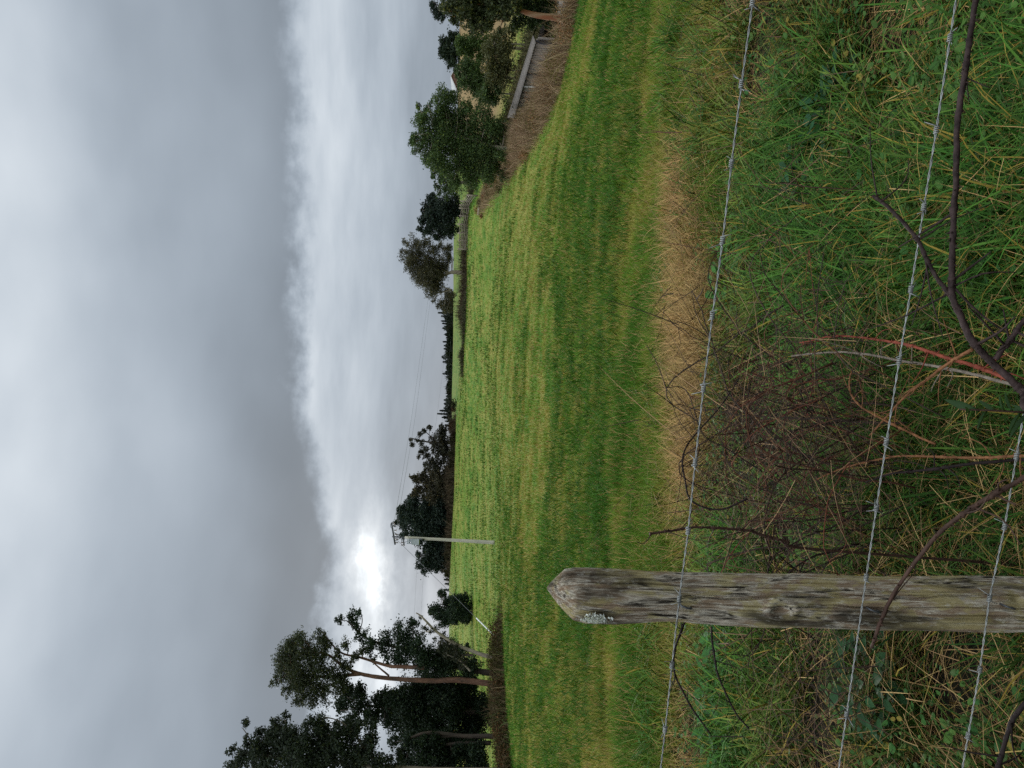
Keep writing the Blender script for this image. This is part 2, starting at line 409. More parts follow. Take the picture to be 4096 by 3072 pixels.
# grazed field
X, Y = fan(450000, 4.6, 150, 1.5)
edge = 6.3 + (fbm(X * .7, X * 0, 0, 9) - .5) * 1.4
keep = (Y > edge - RNG.random(len(X)) * 1.6 + .7 * masks(X, Y)[0] * RNG.random(len(X))) & (X / np.maximum(Y, 1) < .62) & (tan_hill(X, Y) < .5)
X, Y = X[keep], Y[keep]; N = len(X)
rr = np.hypot(X, Y)
tuft = fbm(X * 1.3, Y * .9, 0, 77, 2); tall = sstep(.58, .75, tuft)
st, lu = masks(X, Y)
L = (.05 + .05 * RNG.random(N)) * (1 + .9 * tall + .8 * lu + .9 * sstep(9, 6.3, Y)) + .0011 * rr
Wd = .0028 + .00062 * rr
col = field_tint(X, Y) * (.72 + .56 * RNG.random((N, 1)))
col = col * (1 - .35 * tall[:, None]) + G_LUSH * .7 * .35 * tall[:, None]
pale = RNG.random(N) < .16 + .12 * st
col[pale] = G_STRAW * (.6 + .6 * RNG.random((pale.sum(), 1)))
pos = np.stack([X, Y, H(X, Y) - .01], -1)
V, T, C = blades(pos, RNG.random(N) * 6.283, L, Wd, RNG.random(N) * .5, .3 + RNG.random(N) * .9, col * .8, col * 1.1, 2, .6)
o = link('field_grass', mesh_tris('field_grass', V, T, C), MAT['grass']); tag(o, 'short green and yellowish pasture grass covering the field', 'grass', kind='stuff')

# rough verge along the fence: tufts of long grass, green, yellow or straw
NT = 4100
tx, ty = fan(NT, 1.25, 9.3, 1.35, .85)
tk = RNG.random(NT); st, lu = masks(tx, ty); gn = fbm(tx * 1.2, ty * 1.2, 0, 55, 2)
pn = fbm(tx * 1.0, ty * 1.0, 0, 155, 3); lush = np.clip(sstep(.52, .62, pn) + lu, 0, 1); dead = sstep(.49, .40, pn)
g_p = np.clip(.80 + .2 * lush - .32 * dead + (gn - .5) * .6 - st * 1.15, .04, .98)
keep = fbm(tx * 2.6, ty * 2.6, 0, 57, 2) > .27 - .4 * st + .30 * tangle_mask(tx, ty) + .12 * dead - .1 * lush
lush, dead = lush[keep], dead[keep]
tx, ty, tk, st, lu, gn, g_p = tx[keep], ty[keep], tk[keep], st[keep], lu[keep], gn[keep], g_p[keep]; NT = len(tx)
nb = np.where(ty < 3.2, 44, 46)
idx = np.repeat(np.arange(NT), nb); N = len(idx)
gr = tk[idx] < g_p[idx]
spread = .03 + .05 * RNG.random(N)
X = tx[idx] + RNG.normal(size=N) * spread; Y = ty[idx] + RNG.normal(size=N) * spread
taz = RNG.random(NT) * 6.283
az = np.where(RNG.random(N) < .6, np.arctan2(Y - ty[idx], X - tx[idx]), taz[idx]) + RNG.normal(size=N) * .7
L = np.where(gr, .10 + .22 * RNG.random(N) ** 1.4, .12 + .24 * RNG.random(N) ** 1.5) * (.75 + .5 * RNG.random(NT) + .25 * lush)[idx]
Wd = np.where(gr, .0034 + .0060 * RNG.random(N) ** 2, .0020 + .0018 * RNG.random(N)) * (1 + .06 * np.hypot(X, Y))
hue = (RNG.random(NT) * (.35 + .65 * sstep(2.0, 4.2, ty)))[idx][:, None]  # yellow held back near the camera: darker colour stands in for foreground shade
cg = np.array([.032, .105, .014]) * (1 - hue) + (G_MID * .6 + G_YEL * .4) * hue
lu_ = lush[idx][:, None]; de_ = dead[idx][:, None]
cg = cg * (1 - lu_) + (np.array([.034, .108, .015]) * (1 - hue) + np.array([.075, .165, .024]) * hue) * lu_
cg = cg * (1 - .4 * de_)
cd = (1 - .45 * de_ * (1 - st[idx][:, None])) * (np.array([.50, .31, .125]) * (1 - hue * .5) + np.array([.16, .095, .045]) * hue * .5)
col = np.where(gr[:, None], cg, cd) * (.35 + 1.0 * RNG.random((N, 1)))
yl = RNG.random(N) < .08; col[yl] = np.array([.26, .19, .035]) * (.7 + .5 * RNG.random((yl.sum(), 1)))
th0 = np.where(gr, .1 + .5 * RNG.random(N), .5 + .9 * RNG.random(N)); bd = np.where(gr, .5 + 1.2 * RNG.random(N), .3 + .9 * RNG.random(N))
pos = np.stack([X, Y, H(X, Y) - .012], -1)
keep = (Y < 6.6 + (fbm(X * .7, 0 * X, 0, 9) - .5) + 2.6 * RNG.random(NT)[idx] ** 2) & (Y > .9)
L = L * (1 - .45 * sstep(5.8, 8.8, Y))
pos, az, L, Wd, th0, bd, col = pos[keep], az[keep], L[keep], Wd[keep], th0[keep], bd[keep], col[keep]
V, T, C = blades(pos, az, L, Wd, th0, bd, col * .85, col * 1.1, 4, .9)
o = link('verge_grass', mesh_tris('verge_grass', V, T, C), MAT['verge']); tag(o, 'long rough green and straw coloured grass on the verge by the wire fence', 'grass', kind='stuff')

# fallen straw lying over the verge
N = 15000
X, Y = fan(N, 1.3, 7.2, 1.3, .8); st, lu = masks(X, Y)
keep = RNG.random(N) < .30 + .70 * st - .3 * lu - .1 * tangle_mask(X, Y)
X, Y = X[keep], Y[keep]; N = len(X); st = st[keep]
hgt = H(X, Y) + .02 + .16 * RNG.random(N) ** 1.5
L = .10 + .27 * RNG.random(N) ** 1.3; Wd = (.0019 + .0016 * RNG.random(N)) * (1 + .06 * Y)
k = RNG.random((N, 1)); col = np.where(k < .55, G_STRAW, np.where(k < .8, np.array([.2, .12, .055]), np.array([.28, .2, .06]))) * (.55 + .7 * RNG.random((N, 1)))
V, T, C = blades(np.stack([X, Y, hgt], -1), RNG.random(N) * 6.283, L, Wd, 1.2 + .5 * RNG.random(N), .1 + .5 * RNG.random(N), col, None, 3, 1.5)
o = link('fallen_straw', mesh_tris('fallen_straw', V, T, C), MAT['dry']); tag(o, 'dry straw stalks fallen across the rough verge', 'dead grass', kind='stuff')

NS = 190; ct_ = [(ground(u, v), a, b) for u, v, a, b in ((1750, 2830, .5, .28), (1520, 2840, .4, .22), (1980, 2800, .35, .22), (1300, 2850, .35, .18), (2250, 2760, .3, .2))]
k = RNG.integers(0, len(ct_), NS); tx2 = np.array([ct_[i][0][0] for i in k]) + RNG.normal(size=NS) * np.array([ct_[i][1] for i in k]) * .95; ty2 = np.array([ct_[i][0][1] for i in k]) + RNG.normal(size=NS) * np.array([ct_[i][2] for i in k]) * .95
idx = np.repeat(np.arange(NS), 50); N = len(idx); X = tx2[idx] + RNG.normal(size=N) * .06; Y = ty2[idx] + RNG.normal(size=N) * .06
taz = RNG.random(NS) * 6.283; az = np.where(RNG.random(N) < .6, taz[idx], RNG.random(N) * 6.283) + RNG.normal(size=N) * .5
hu = RNG.random(NS)[idx][:, None]; col = (np.array([.47, .28, .12]) * hu + np.array([.36, .26, .10]) * (1 - hu)) * (.4 + .8 * RNG.random((N, 1)))
V, T, C = blades(np.stack([X, Y, H(X, Y) - .01], -1), az, .18 + .26 * RNG.random(N), (.0022 + .002 * RNG.random(N)) * 1.3, .2 + .7 * RNG.random(N), .5 + 1.1 * RNG.random(N), col, None, 4, .9)
o = link('dead_grass_patch', mesh_tris('dead_grass_patch', V, T, C), MAT['dry']); tag(o, 'orange tan patch of dead long grass just beyond the top wire', 'dead grass', kind='stuff')

# low leafy ground cover (clover, dock seedlings, creeping weeds)
NP = 1500
px, py = fan(NP, 1.3, 7.0, 1.25, .8); keep = fbm(px * .9, py * .9, 0, 91, 2) > .47
px, py = px[keep], py[keep]; NP = len(px)
idx = np.repeat(np.arange(NP), 16); N = len(idx)
X = px[idx] + RNG.normal(size=N) * .08; Y = py[idx] + RNG.normal(size=N) * .08
def leaf_rots(N, tilt0, tilt1):
    a = RNG.random(N) * 6.283; t = tilt0 + (tilt1 - tilt0) * RNG.random(N); rl = (RNG.random(N) - .5) * .8
    ca, sa, ct, st_, cr, sr = np.cos(a), np.sin(a), np.cos(t), np.sin(t), np.cos(rl), np.sin(rl)
    y = np.stack([ca * ct, sa * ct, st_], -1); x = np.stack([-sa, ca, 0 * a], -1); z = np.cross(x, y)
    x2 = x * cr[:, None] + z * sr[:, None]; z2 = np.cross(x2, y)
    return np.stack([x2, y, z2], -1)
hue = RNG.random(NP)[idx][:, None]
col = (np.array([.03, .10, .022]) * (1 - hue) + np.array([.08, .155, .03]) * hue) * (.7 + .6 * RNG.random((N, 1)))
ye = RNG.random(N) < .04; col[ye] = np.array([.24, .19, .035])
sz = (.014 + .026 * RNG.random(NP)[idx]) * (.6 + .7 * RNG.random(N))
V, T, C = bake(OVATE[0], OVATE[1], np.stack([X, Y, H(X, Y) + .05 + .10 * RNG.random(N)], -1), leaf_rots(N, -.5, .6), sz, col)
o = link('ground_cover', mesh_tris('ground_cover', V, T, C, True), MAT['herb']); tag(o, 'low leafy weeds growing among the verge grass', 'weeds', kind='stuff')

# ------------------------------------------------------------------ single broad leaved plants
def herb(name, label, cat, u, v, spread, n, size, base, h=.12, group=None):
    c = ground(u, v); c[2] = float(H(c[0], c[1]))
    e = thing(name, label, cat, c, group)
    a = RNG.random(n) * 6.283; r = spread * np.sqrt(RNG.random(n))
    pos = np.stack([c[0] + r * np.cos(a), c[1] + r * np.sin(a), c[2] + h * (.5 + .8 * RNG.random(n)) * (1.2 - .5 * r / spread)], -1)
    Rm = leaf_rots(n, -.35, .55)
    # leaves point outwards
    y = np.stack([np.cos(a), np.sin(a), -.1 + .5 * RNG.random(n)], -1) + RNG.normal(size=(n, 3)) * .25; y /= np.linalg.norm(y, axis=1)[:, None]
    x = np.cross(y, (0, 0, 1.)); x /= np.linalg.norm(x, axis=1)[:, None]; z = np.cross(x, y); Rm = np.stack([x, y, z], -1)
    col = np.array(base) * (.7 + .6 * RNG.random((n, 1)))
    V, T, C = bake(OVATE[0], OVATE[1], pos, Rm, size * (.6 + .7 * RNG.random(n)), col)
    mb = MB(); mb.add(V, T); mb.c = [C]; mb.build('leaves', MAT['herb'], e, smooth=True, tint=True)
    sb = MB()
    for k in range(0, n, max(1, n // 18)):
        sb.add(*tube([c + np.array([0, 0, -.02]), (c + pos[k]) / 2 + np.array([0, 0, .02]), pos[k]], .003, .0015, 5, 6))
    sb.build('stems', MAT['cane_brown'], e)
    return e
herb('plantain_plant', 'bright green leafy patch behind the top wire beside the straw grass', 'plant', 1945, 2965, .24, 120, .07, (.05, .15, .03))
herb('leafy_weed', 'dark green bluish weed clump low in the verge at the right of the photo', 'plant', *ZA(1330, 580), .20, 70, .075, (.025, .085, .035))
herb('leafy_weed', 'smaller dark green weed just below the largest dark clump', 'plant', *ZA(1180, 880), .14, 40, .07, (.03, .09, .035))
herb('dock_plant', 'pale yellowish broad dock leaves between the lower wires', 'plant', *Z9(930, 1330), .08, 9, .085, (.14, .17, .045), .12)
herb('leafy_weed', 'fresh green weeds just left of the fence post below the top wire', 'plant', *Z6(1900, 1000), .22, 90, .07, (.045, .14, .035))
herb('leafy_weed', 'fresh green weeds by the left edge of the photo below the top wire', 'plant', *ZB(2000, 1180), .30, 130, .07, (.045, .14, .035))
herb('nettle_plant', 'dark leafy plant left of the fence post beside the lowest wires', 'plant', *Z7(1000, 1080), .16, 60, .06, (.025, .07, .025), .16)
herb('dock_plant', 'single tilted bright dock leaf plant beside the dark branch at the right', 'plant', *ZA(1850, 370), .03, 4, .05, (.05, .15, .035), .15)

# ------------------------------------------------------------------ barbed wire
def invz(u): return .538 + 4.85e-5 * u
def wp(u, v): return P(u, v, 1 / invz(u))
WIRES = [
  ('barbed_wire', 'topmost barbed wire strand of the fence', [(3064, 3011), (2738, 2967), (2416, 2926), (2110, 2891), (1810, 2850), (1518, 2814), (1222, 2781), (948, 2753), (678, 2717), (411, 2688), (155, 2661)]),
  ('barbed_wire', 'middle barbed wire strand crossing the post', [(2922, 3801), (2554, 3746), (2244, 3696), (1914, 3644), (1629, 3597), (1305, 3546), (1041, 3506), (764, 3465), (216, 3387)]),
  ('barbed_wire', 'lowest barbed wire strand near the bottom of the post', [(1247, 4066), (966, 4019), (679, 3958), (395, 3920), (131, 3873)]),
]
for wn, lab, bar_uv in WIRES:
    us = np.array([b[0] for b in bar_uv][::-1], float); vs = np.array([b[1] for b in bar_uv][::-1], float)
    core = [wp(u, v) for u, v in zip(us, vs)]
    # straight tails beyond the frame
    dl = core[0] - core[min(3, len(core) - 1)]; dl /= np.linalg.norm(dl); dr = core[-1] - core[-4]; dr /= np.linalg.norm(dr)
    pts = [core[0] + dl * 4.2, core[0] + dl * .5] + core + [core[-1] + dr * .4, core[-1] + dr * 3.2]
    pts = np.array(pts)
    seg = np.concatenate([[0], np.cumsum(np.linalg.norm(np.diff(pts, axis=0), axis=1))]); Ls = seg[-1]
    n = int(Ls / .0045); s = np.linspace(0, Ls, n)
    p = np.stack([np.interp(s, seg, pts[:, k]) for k in range(3)], -1)
    e = thing(wn, lab, 'barbed wire', p[0], 'three strands of the barbed wire fence')
    d = (pts[-1] - pts[0]); d /= np.linalg.norm(d); A = np.cross(d, (0, 0, 1.)); A /= np.linalg.norm(A); B = np.cross(d, A)
    mb = MB()
    for ph in (0, math.pi):
        a = s / .052 * 2 * math.pi + ph
        q = p +  .0012 * (np.cos(a)[:, None] * A + np.sin(a)[:, None] * B)
        th = np.linspace(0, 2 * np.pi, 5, endpoint=False)
        Vv = (q[:, None] + .00108 * (np.cos(th)[None, :, None] * A + np.sin(th)[None, :, None] * B)).reshape(-1, 3)
        i = np.arange(n - 1)[:, None] * 5; k = np.arange(5)[None]; k2 = (k + 1) % 5
        mb.add(Vv, np.concatenate([np.stack([i + k, i + k2, i + 5 + k2], -1).reshape(-1, 3), np.stack([i + k, i + 5 + k2, i + 5 + k], -1).reshape(-1, 3)]))
    mb.build('twisted_strand', MAT['steel'], e, smooth=True)
    for b in core:
        bm_ = MB(); t = np.linspace(0, 1, 46)
        a = t * 4.2 * 2 * math.pi + RNG.random() * 6
        q = b + (t[:, None] - .5) * .016 * d + .0042 * (np.cos(a)[:, None] * A + np.sin(a)[:, None] * B)
        bm_.add(*tube(q, .0013, .0013, 5, 60))
        for end, sg in ((q[0], -1), (q[-1], 1)):
            for _ in range(1 + (RNG.random() < .6)):
                an = RNG.random() * 6.283
                w = math.cos(an) * A + math.sin(an) * B + d * sg * .35; w /= np.linalg.norm(w)
                bm_.add(*tube([end - w * .004, end + w * (.017 + .008 * RNG.random())], .0013, .0006, 5, 3))
        bm_.build('barb', MAT['steel'], e, smooth=True)

# ------------------------------------------------------------------ fence post
prof = np.array([(2186, 719, 720), (2196, 706, 733), (2225, 672, 757), (2258, 640, 782), (2294, 606, 788), (2350, 592, 790), (2462, 586, 791), (2550, 592, 786), (2650, 597, 779), (2733, 594, 775), (2890, 580, 771),
                 (3095, 570, 769), (3230, 568, 770), (3527, 553, 762), (3760, 551, 766), (4096, 549, 758), (5300, 545, 752)], float)
DP = 1.838
vv = np.concatenate([np.linspace(2186, 2300, 30), np.linspace(2306, 5250, 380)])
ul = np.interp(vv, prof[:, 0], prof[:, 1]); ur = np.interp(vv, prof[:, 0], prof[:, 2])
cen = np.array([P((a + b) / 2, v, DP) for a, b, v in zip(ul, ur, vv)]); hw = (ur - ul) / 2 * DP / F
S = 256; th = np.linspace(0, 2 * np.pi, S, endpoint=False)
TH, HH = np.meshgrid(th, cen[:, 2]); VV = np.meshgrid(th, vv)[1]
ct, sn = np.cos(TH), np.sin(TH)
g1 = fbm(ct * 9, sn * 9, HH * 3, 61, 4) - .5; g2 = fbm(ct * 24, sn * 24, HH * 7, 71, 3) - .5; g3 = fbm(ct * 1.6, sn * 1.6, HH * 3.5, 81, 2) - .5
dr_ = g1 * .010 + g2 * .005 + g3 * .016
crack = np.clip(.06 - np.abs(fbm(ct * 5 + .4 * g3, sn * 5, HH * 1.1, 66, 2) - .5), 0, .06) / .06
dr_ -= crack * .007
for an_, v0_, v1_, dp_ in ((-1.25, 2700, 3050, .012), (-1.95, 2330, 2900, .010), (-1.5, 3180, 3480, .010), (-1.05, 3300, 3900, .009), (-2.2, 3050, 3700, .010), (-1.75, 3650, 4200, .011), (-.8, 2350, 2750, .009)):
    za, zb_ = P(680, v0_, DP)[2], P(680, v1_, DP)[2]; tt = np.clip((HH - zb_) / (za - zb_), 0, 1); amp = np.sin(tt * np.pi) ** .5
    wob = an_ + .10 * (fbm(HH * 14, 0 * HH, an_, 5, 2) - .5) * 2
    dr_ -= dp_ * amp * np.exp(-((np.angle(np.exp(1j * (TH - wob)))) / .045) ** 2)
# knot facing the camera: a hollow inside a raised ring
kz = P(659, 3088, DP)[2]; ka = -math.pi / 2 - .1
kd = np.sqrt(((np.angle(np.exp(1j * (TH - ka)))) * .057 / .016) ** 2 + ((HH - kz) / .026) ** 2)
dr_ += .006 * np.exp(-((kd - 1.25) / .4) ** 2) - .014 * np.exp(-(kd / .7) ** 2)
k2z = P(700, 4010, DP)[2]; kd2 = np.sqrt((np.angle(np.exp(1j * (TH + math.pi / 2 - .5))) * .057 / .014) ** 2 + ((HH - k2z) / .018) ** 2)
dr_ -= .008 * np.exp(-(kd2 / .8) ** 2)
fade = np.clip(hw / .04, 0, 1)[:, None]
rad = hw[:, None] + dr_ * fade
V = cen[:, None] + rad[..., None] * np.stack([ct, sn, 0 * ct], -1)
Vp = V.reshape(-1, 3); m = len(vv)
i = np.arange(m - 1)[:, None] * S; k = np.arange(S)[None]; k2 = (k + 1) % S
Tp = np.concatenate([np.stack([i + k, i + S + k2, i + k2], -1).reshape(-1, 3), np.stack([i + k, i + S + k, i + S + k2], -1).reshape(-1, 3)])
pb = cen[-1].copy(); pb[2] = float(H(pb[0], pb[1]))
post = thing('fence_post', 'weathered grey split timber post with a pointed top holding the barbed wires', 'fence post', pb)
pm, nt, out = new_mat('weathered_post_wood')
tc = nd(nt, 'ShaderNodeTexCoord'); ob = tc.outputs['Object']
fine = noise(nt, mapping(nt, ob, (1, 1, .06)), 230, 6, .7, .3); mid = noise(nt, mapping(nt, ob, (1, 1, .14)), 48, 6, .65, .8)
blot = noise(nt, mapping(nt, ob, (1, 1, .4)), 20, 6, .62, .5); big = noise(nt, mapping(nt, ob, (1, 1, .3)), 9, 4, .6, .3); spk = noise(nt, mapping(nt, ob, (1, 1, .35)), 75, 6, .75)
c = mix_rgb(nt, ramp(nt, fine, ((.38, 0.), (.56, 1.))), (.14, .108, .075), (.55, .50, .40))
c = mix_rgb(nt, ramp(nt, mid, ((.46, 0.), (.56, .8))), c, (.20, .13, .075))
c = mix_rgb(nt, ramp(nt, blot, ((.49, 0.), (.55, .7))), c, (.33, .28, .12))
c = mix_rgb(nt, ramp(nt, big, ((.50, 0.), (.60, .85))), c, (.04, .032, .022))
c = mix_rgb(nt, ramp(nt, spk, ((.57, 0.), (.64, .6))), c, (.50, .48, .41))
c = mix_rgb(nt, ramp(nt, mid, ((.36, 1.), (.44, 0.))), c, (.02, .016, .011))
p = nd(nt, 'ShaderNodeBsdfPrincipled'); p.inputs['Roughness'].default_value = .85; p.inputs['Specular IOR Level'].default_value = .2
hm = nd(nt, 'ShaderNodeMath', operation='ADD'); nt.links.new(fine, hm.inputs[0]); nt.links.new(mid, hm.inputs[1])
b1 = nd(nt, 'ShaderNodeBump'); b1.inputs['Strength'].default_value = .9; b1.inputs['Distance'].default_value = .004
nt.links.new(hm.outputs[0], b1.inputs['Height']); nt.links.new(b1.outputs[0], p.inputs['Normal']); nt.links.new(c, p.inputs['Base Color']); nt.links.new(p.outputs[0], out.inputs[0])
mb = MB(); mb.add(Vp, Tp); mb.build('post_body', pm, post, smooth=True)
# lichen rosette near the top
def on_post(u, v, out_=.0):
    j = int(np.argmin(np.abs(vv - v))); x = P(u, v, DP); a = cen[j]; dx = np.clip((x[0] - a[0]) / hw[j], -.98, .98)
    return np.array([a[0] + dx * (hw[j] + out_), a[1] - math.sqrt(1 - dx * dx) * (hw[j] + out_), x[2]])
N = 420; zx = 600 + RNG.normal(size=N) * 45; zy = 785 + RNG.normal(size=N) * 26
pos = np.array([on_post(*Z6(a, b), .002) for a, b in zip(zx, zy)])
V, T, C = bake(LEAF4[0] * (1, 1, 3), LEAF4[1], pos, rand_rot(N), .005 + .006 * RNG.random(N), np.array([.72, .76, .72]) * (.6 + .5 * RNG.random((N, 1))))
mb = MB(); mb.add(V, T); mb.c = [C]; lo = mb.build('lichen', MAT['herb'], post, tint=True); lo['label'] = 'pale crusty lichen patch'
for (a, b) in (Z6(1362, 655), Z7(745, 525), Z7(1630, 505)):
    q = on_post(a, b, .007); sb = MB()
    sd = np.array([.25, 0, .97]); sd /= np.linalg.norm(sd)
    sb.add(*tube([q - sd * .013 + np.array([0, .012, 0]), q - sd * .012 - np.array([0, .004, 0]), q - np.array([0, .009, 0]), q + sd * .012 - np.array([0, .004, 0]), q + sd * .013 + np.array([0, .012, 0])], .0024, .0024, 6, 22))
    sb.build('staple', MAT['dark_steel'], post, smooth=True)

# ------------------------------------------------------------------ bramble canes and shrub branches
def cane(name, label, cat, uvd, r0, r1, mat, thorn=.006, group=None, n_th=None, root=True, shoots=7):
    pts = [P(u, v, d) for u, v, d in uvd]
    if root:      # the foot of the cane goes on down into the ground
        b = pts[0].copy(); g = float(H(b[0], b[1]))
        if b[2] > g + .03:
            dv = pts[0] - pts[1]; dv /= np.linalg.norm(dv)
            pts = [np.array([b[0] + dv[0] * .25, b[1] + .05, g - .03]), b + dv * .1 * min(1, b[2] - g)] + pts
    mb = MB(); n = max(24, len(pts) * 9); sp = smooth_path(pts, n)
    w = np.cumsum(RNG.normal(size=(n, 3)) * r0 * .07, 0); w -= np.linspace(0, 1, n)[:, None] * w[-1]; sp = sp + w
    mb.add(*tube(sp, r0, r1, 8, n, .16))
    for k in range(shoots):
        j = RNG.integers(4, n - 1); dd = RNG.normal(size=3); dd *= (.04 + .12 * RNG.random()) / np.linalg.norm(dd); rs_ = (r0 + (r1 - r0) * j / n); mb.add(*tube([sp[j], sp[j] + dd * .5 + RNG.normal(size=3) * .008, sp[j] + dd], rs_ * .5, rs_ * .2, 5, 7, .1)); mb.add(*tube([sp[j] - (sp[j] - sp[j - 1]) * .6, sp[j], sp[min(j + 1, n - 1)]], rs_ * 1.05, rs_ * 1.3, 8, 4, .2))
    if thorn:
        tot = np.linalg.norm(np.diff(sp, axis=0), axis=1).sum(); nth = n_th or int(tot / .022)
        for k in range(nth):
            f = RNG.random() * (n - 2); j = int(f); q = sp[j] + (sp[j + 1] - sp[j]) * (f - j); tg = sp[j + 1] - sp[j]; tg /= np.linalg.norm(tg) + 1e-9
            a = np.cross(tg, RNG.normal(size=3)); a /= np.linalg.norm(a); rr_ = r0 + (r1 - r0) * f / n
            mb.add(*tube([q + a * rr_ * .5, q + a * (rr_ + thorn) - tg * thorn * .4], thorn * .3, thorn * .04, 4, 2))
    o = mb.build(name, MAT[mat], None, base=tuple(float(x) for x in pts[0]), smooth=True)
    tag(o, label, cat, group); return o
def Zl(conv_, lst, d0, d1):
    n = len(lst); return [(*conv_(*q), d0 + (d1 - d0) * k / (n - 1)) for k, q in enumerate(lst)]
BG = 'bramble canes behind the fence'
cane('bramble_cane', 'thick red thorny bramble cane arching up behind the middle wire', 'bramble', Zl(Z9, [(1653, 830), (1420, 720), (1180, 640), (1000, 575), (900, 545), (780, 530), (600, 510), (450, 520), (300, 560)], 1.75, 2.3), .006, .002, 'cane_red', .007, BG)
cane('bramble_cane', 'pale grey cane next to the thick red one', 'bramble', Zl(Z9, [(1653, 830), (1400, 760), (1150, 700), (950, 670), (700, 625), (500, 615), (250, 640)], 1.8, 2.3), .0048, .0025, 'cane_grey', .004, BG)
cane('bramble_cane', 'orange brown cane slanting down left across the middle wire', 'bramble', Zl(Z9, [(1340, 600), (1200, 680), (1050, 790), (950, 870), (830, 1000), (720, 1120)], 1.75, 2.1), .0042, .0022, 'cane_orange', .006, BG, root=False)
cane('bramble_cane', 'orange tipped cane rising from the lowest wire between two wires', 'bramble', Zl(Z9, [(1653, 1240), (1300, 1250), (1000, 1242), (850, 1250), (580, 1310), (390, 1390)], 1.7, 2.2), .004, .0018, 'cane_orange', .005, BG)
cane('bramble_cane', 'dark purple brown cane beside the orange tipped one', 'bramble', Zl(Z9, [(1653, 1262), (1250, 1300), (1000, 1330), (850, 1350), (700, 1400)], 1.72, 2.0), .0052, .002, 'cane_dark', .005, BG)
cane('bramble_cane', 'twisting tan cane between the top and middle wires', 'bramble', Zl(Z9, [(1120, 1170), (980, 1110), (740, 990), (640, 920), (600, 830), (610, 740), (650, 690)], 1.9, 2.1), .003, .0016, 'cane_orange', .005, BG, root=False)
cane('bramble_cane', 'thin dark cane looping over the top wire', 'bramble', Zl(Z8, [(680, 1240), (520, 1300), (370, 1250), (330, 1120), (320, 1020), (345, 950), (385, 895), (500, 770), (585, 650), (640, 560)], 2.0, 2.2), .0028, .0015, 'cane_dark', .005, BG, root=False)
cane('bramble_cane', 'reddish brown stem poking up through the top wire right of the post', 'bramble', Zl(Z8, [(900, 1480), (750, 1440), (690, 1420), (560, 1410), (400, 1400), (270, 1415), (135, 1435)], 2.0, 1.95), .0038, .003, 'cane_brown', .006, BG)
cane('bramble_cane', 'dark thorny cane arching left from the post under the top wire', 'bramble', Zl(Z6, [(1415, 855), (1345, 1050), (1320, 1200), (1330, 1330), (1400, 1480), (1500, 1659), (1640, 1850)], 2.0, 1.9), .003, .002, 'cane_dark', .005, BG, root=False)
cane('bramble_cane', 'dark cane slanting through the green weeds left of the post', 'bramble', Zl(Z6, [(1650, 900), (1660, 1050), (1700, 1300), (1760, 1450), (1860, 1659), (1980, 1800)], 2.1, 2.0), .003, .002, 'cane_dark', .005, BG, root=False)
cane('bramble_cane', 'dark dry stem standing up out of the tangle toward the field', 'bramble', Zl(Z8, [(760, 1090), (560, 960), (430, 880), (340, 640), (210, 625)], 2.3, 2.4), .0022, .001, 'cane_dark', .003, BG, root=False)
SG = 'woody shrub branches in front of the fence'
cane('shrub_branch', 'stout dark branch rising from the bottom edge and running off to the right', 'branch', [(1495, 4110, 1.32), (1614, 3981, 1.34), (1681, 3908, 1.35), (1807, 3842, 1.36), (1893, 3815, 1.36), (2072, 3816, 1.35), (2305, 3826, 1.34), (2612, 3842, 1.32), (2842, 3880, 1.3), (3090, 3905, 1.28), (3400, 3960, 1.25)], .0072, .0042, 'shrub_bark', .007, SG, shoots=12)
cane('shrub_branch', 'thinner dark branch forking upward off the stout one to a broken tip', 'branch', [(1807, 3842, 1.36), (1893, 3800, 1.37), (1972, 3740, 1.38), (2121, 3665, 1.4), (2244, 3550, 1.42), (2290, 3490, 1.43)], .0045, .003, 'shrub_bark', .007, SG, root=False)
cane('shrub_branch', 'short dark branch dropping back down from the stout one', 'branch', [(1634, 3981, 1.33), (1700, 4030, 1.32), (1787, 4096, 1.31), (1860, 4180, 1.3)], .005, .004, 'shrub_bark', .003, SG, root=False)
cane('shrub_branch', 'long brown branch slanting across the front of the post', 'branch', [(1170, 4120, 1.46), (1062, 3930, 1.5), (972, 3803, 1.55), (867, 3703, 1.6), (703, 3586, 1.64), (585, 3527, 1.66), (480, 3486, 1.68)], .0055, .0036, 'cane_brown', .007, SG)
cane('shrub_branch', 'dark branch cutting the lower left corner of the photo', 'branch', [(300, 4150, 1.5), (230, 4080, 1.5), (165, 4043, 1.52), (0, 3996, 1.55), (-150, 3960, 1.6)], .006, .004, 'cane_dark', .004, SG)
# long green leaves on the shrub by the bottom edge
e = thing('shrub_shoot', 'leafy shoot with long narrow green leaves by the bottom edge', 'shoot', ground(1420, 4090))
sp = smooth_path([P(1400, 4500, 1.45), P(1410, 4250, 1.42), P(1425, 4060, 1.40), P(1435, 3840, 1.42)], 20); mb = MB(); mb.add(*tube(sp, .003, .0015, 6, 20)); mb.build('stem', MAT['cane_brown'], e)
mb = MB()
for k in range(14):
    q = sp[5 + k]; a = RNG.random() * 6.28; y = np.array([math.cos(a), math.sin(a), .5 + .5 * RNG.random()]); y /= np.linalg.norm(y); x = np.cross(y, (0, 0, 1.)); x /= np.linalg.norm(x); z = np.cross(x, y)
    V, T, C = bake(OVATE[0] * (.38, 1, 1), OVATE[1], q[None], np.stack([x, y, z], -1)[None], np.array([.035 + .03 * RNG.random()]), np.array([[.03, .065, .022]]) * (.7 + .5 * RNG.random()))
    mb.add(V, T, C)
mb.build('leaves', MAT['herb'], e, smooth=True, tint=True)

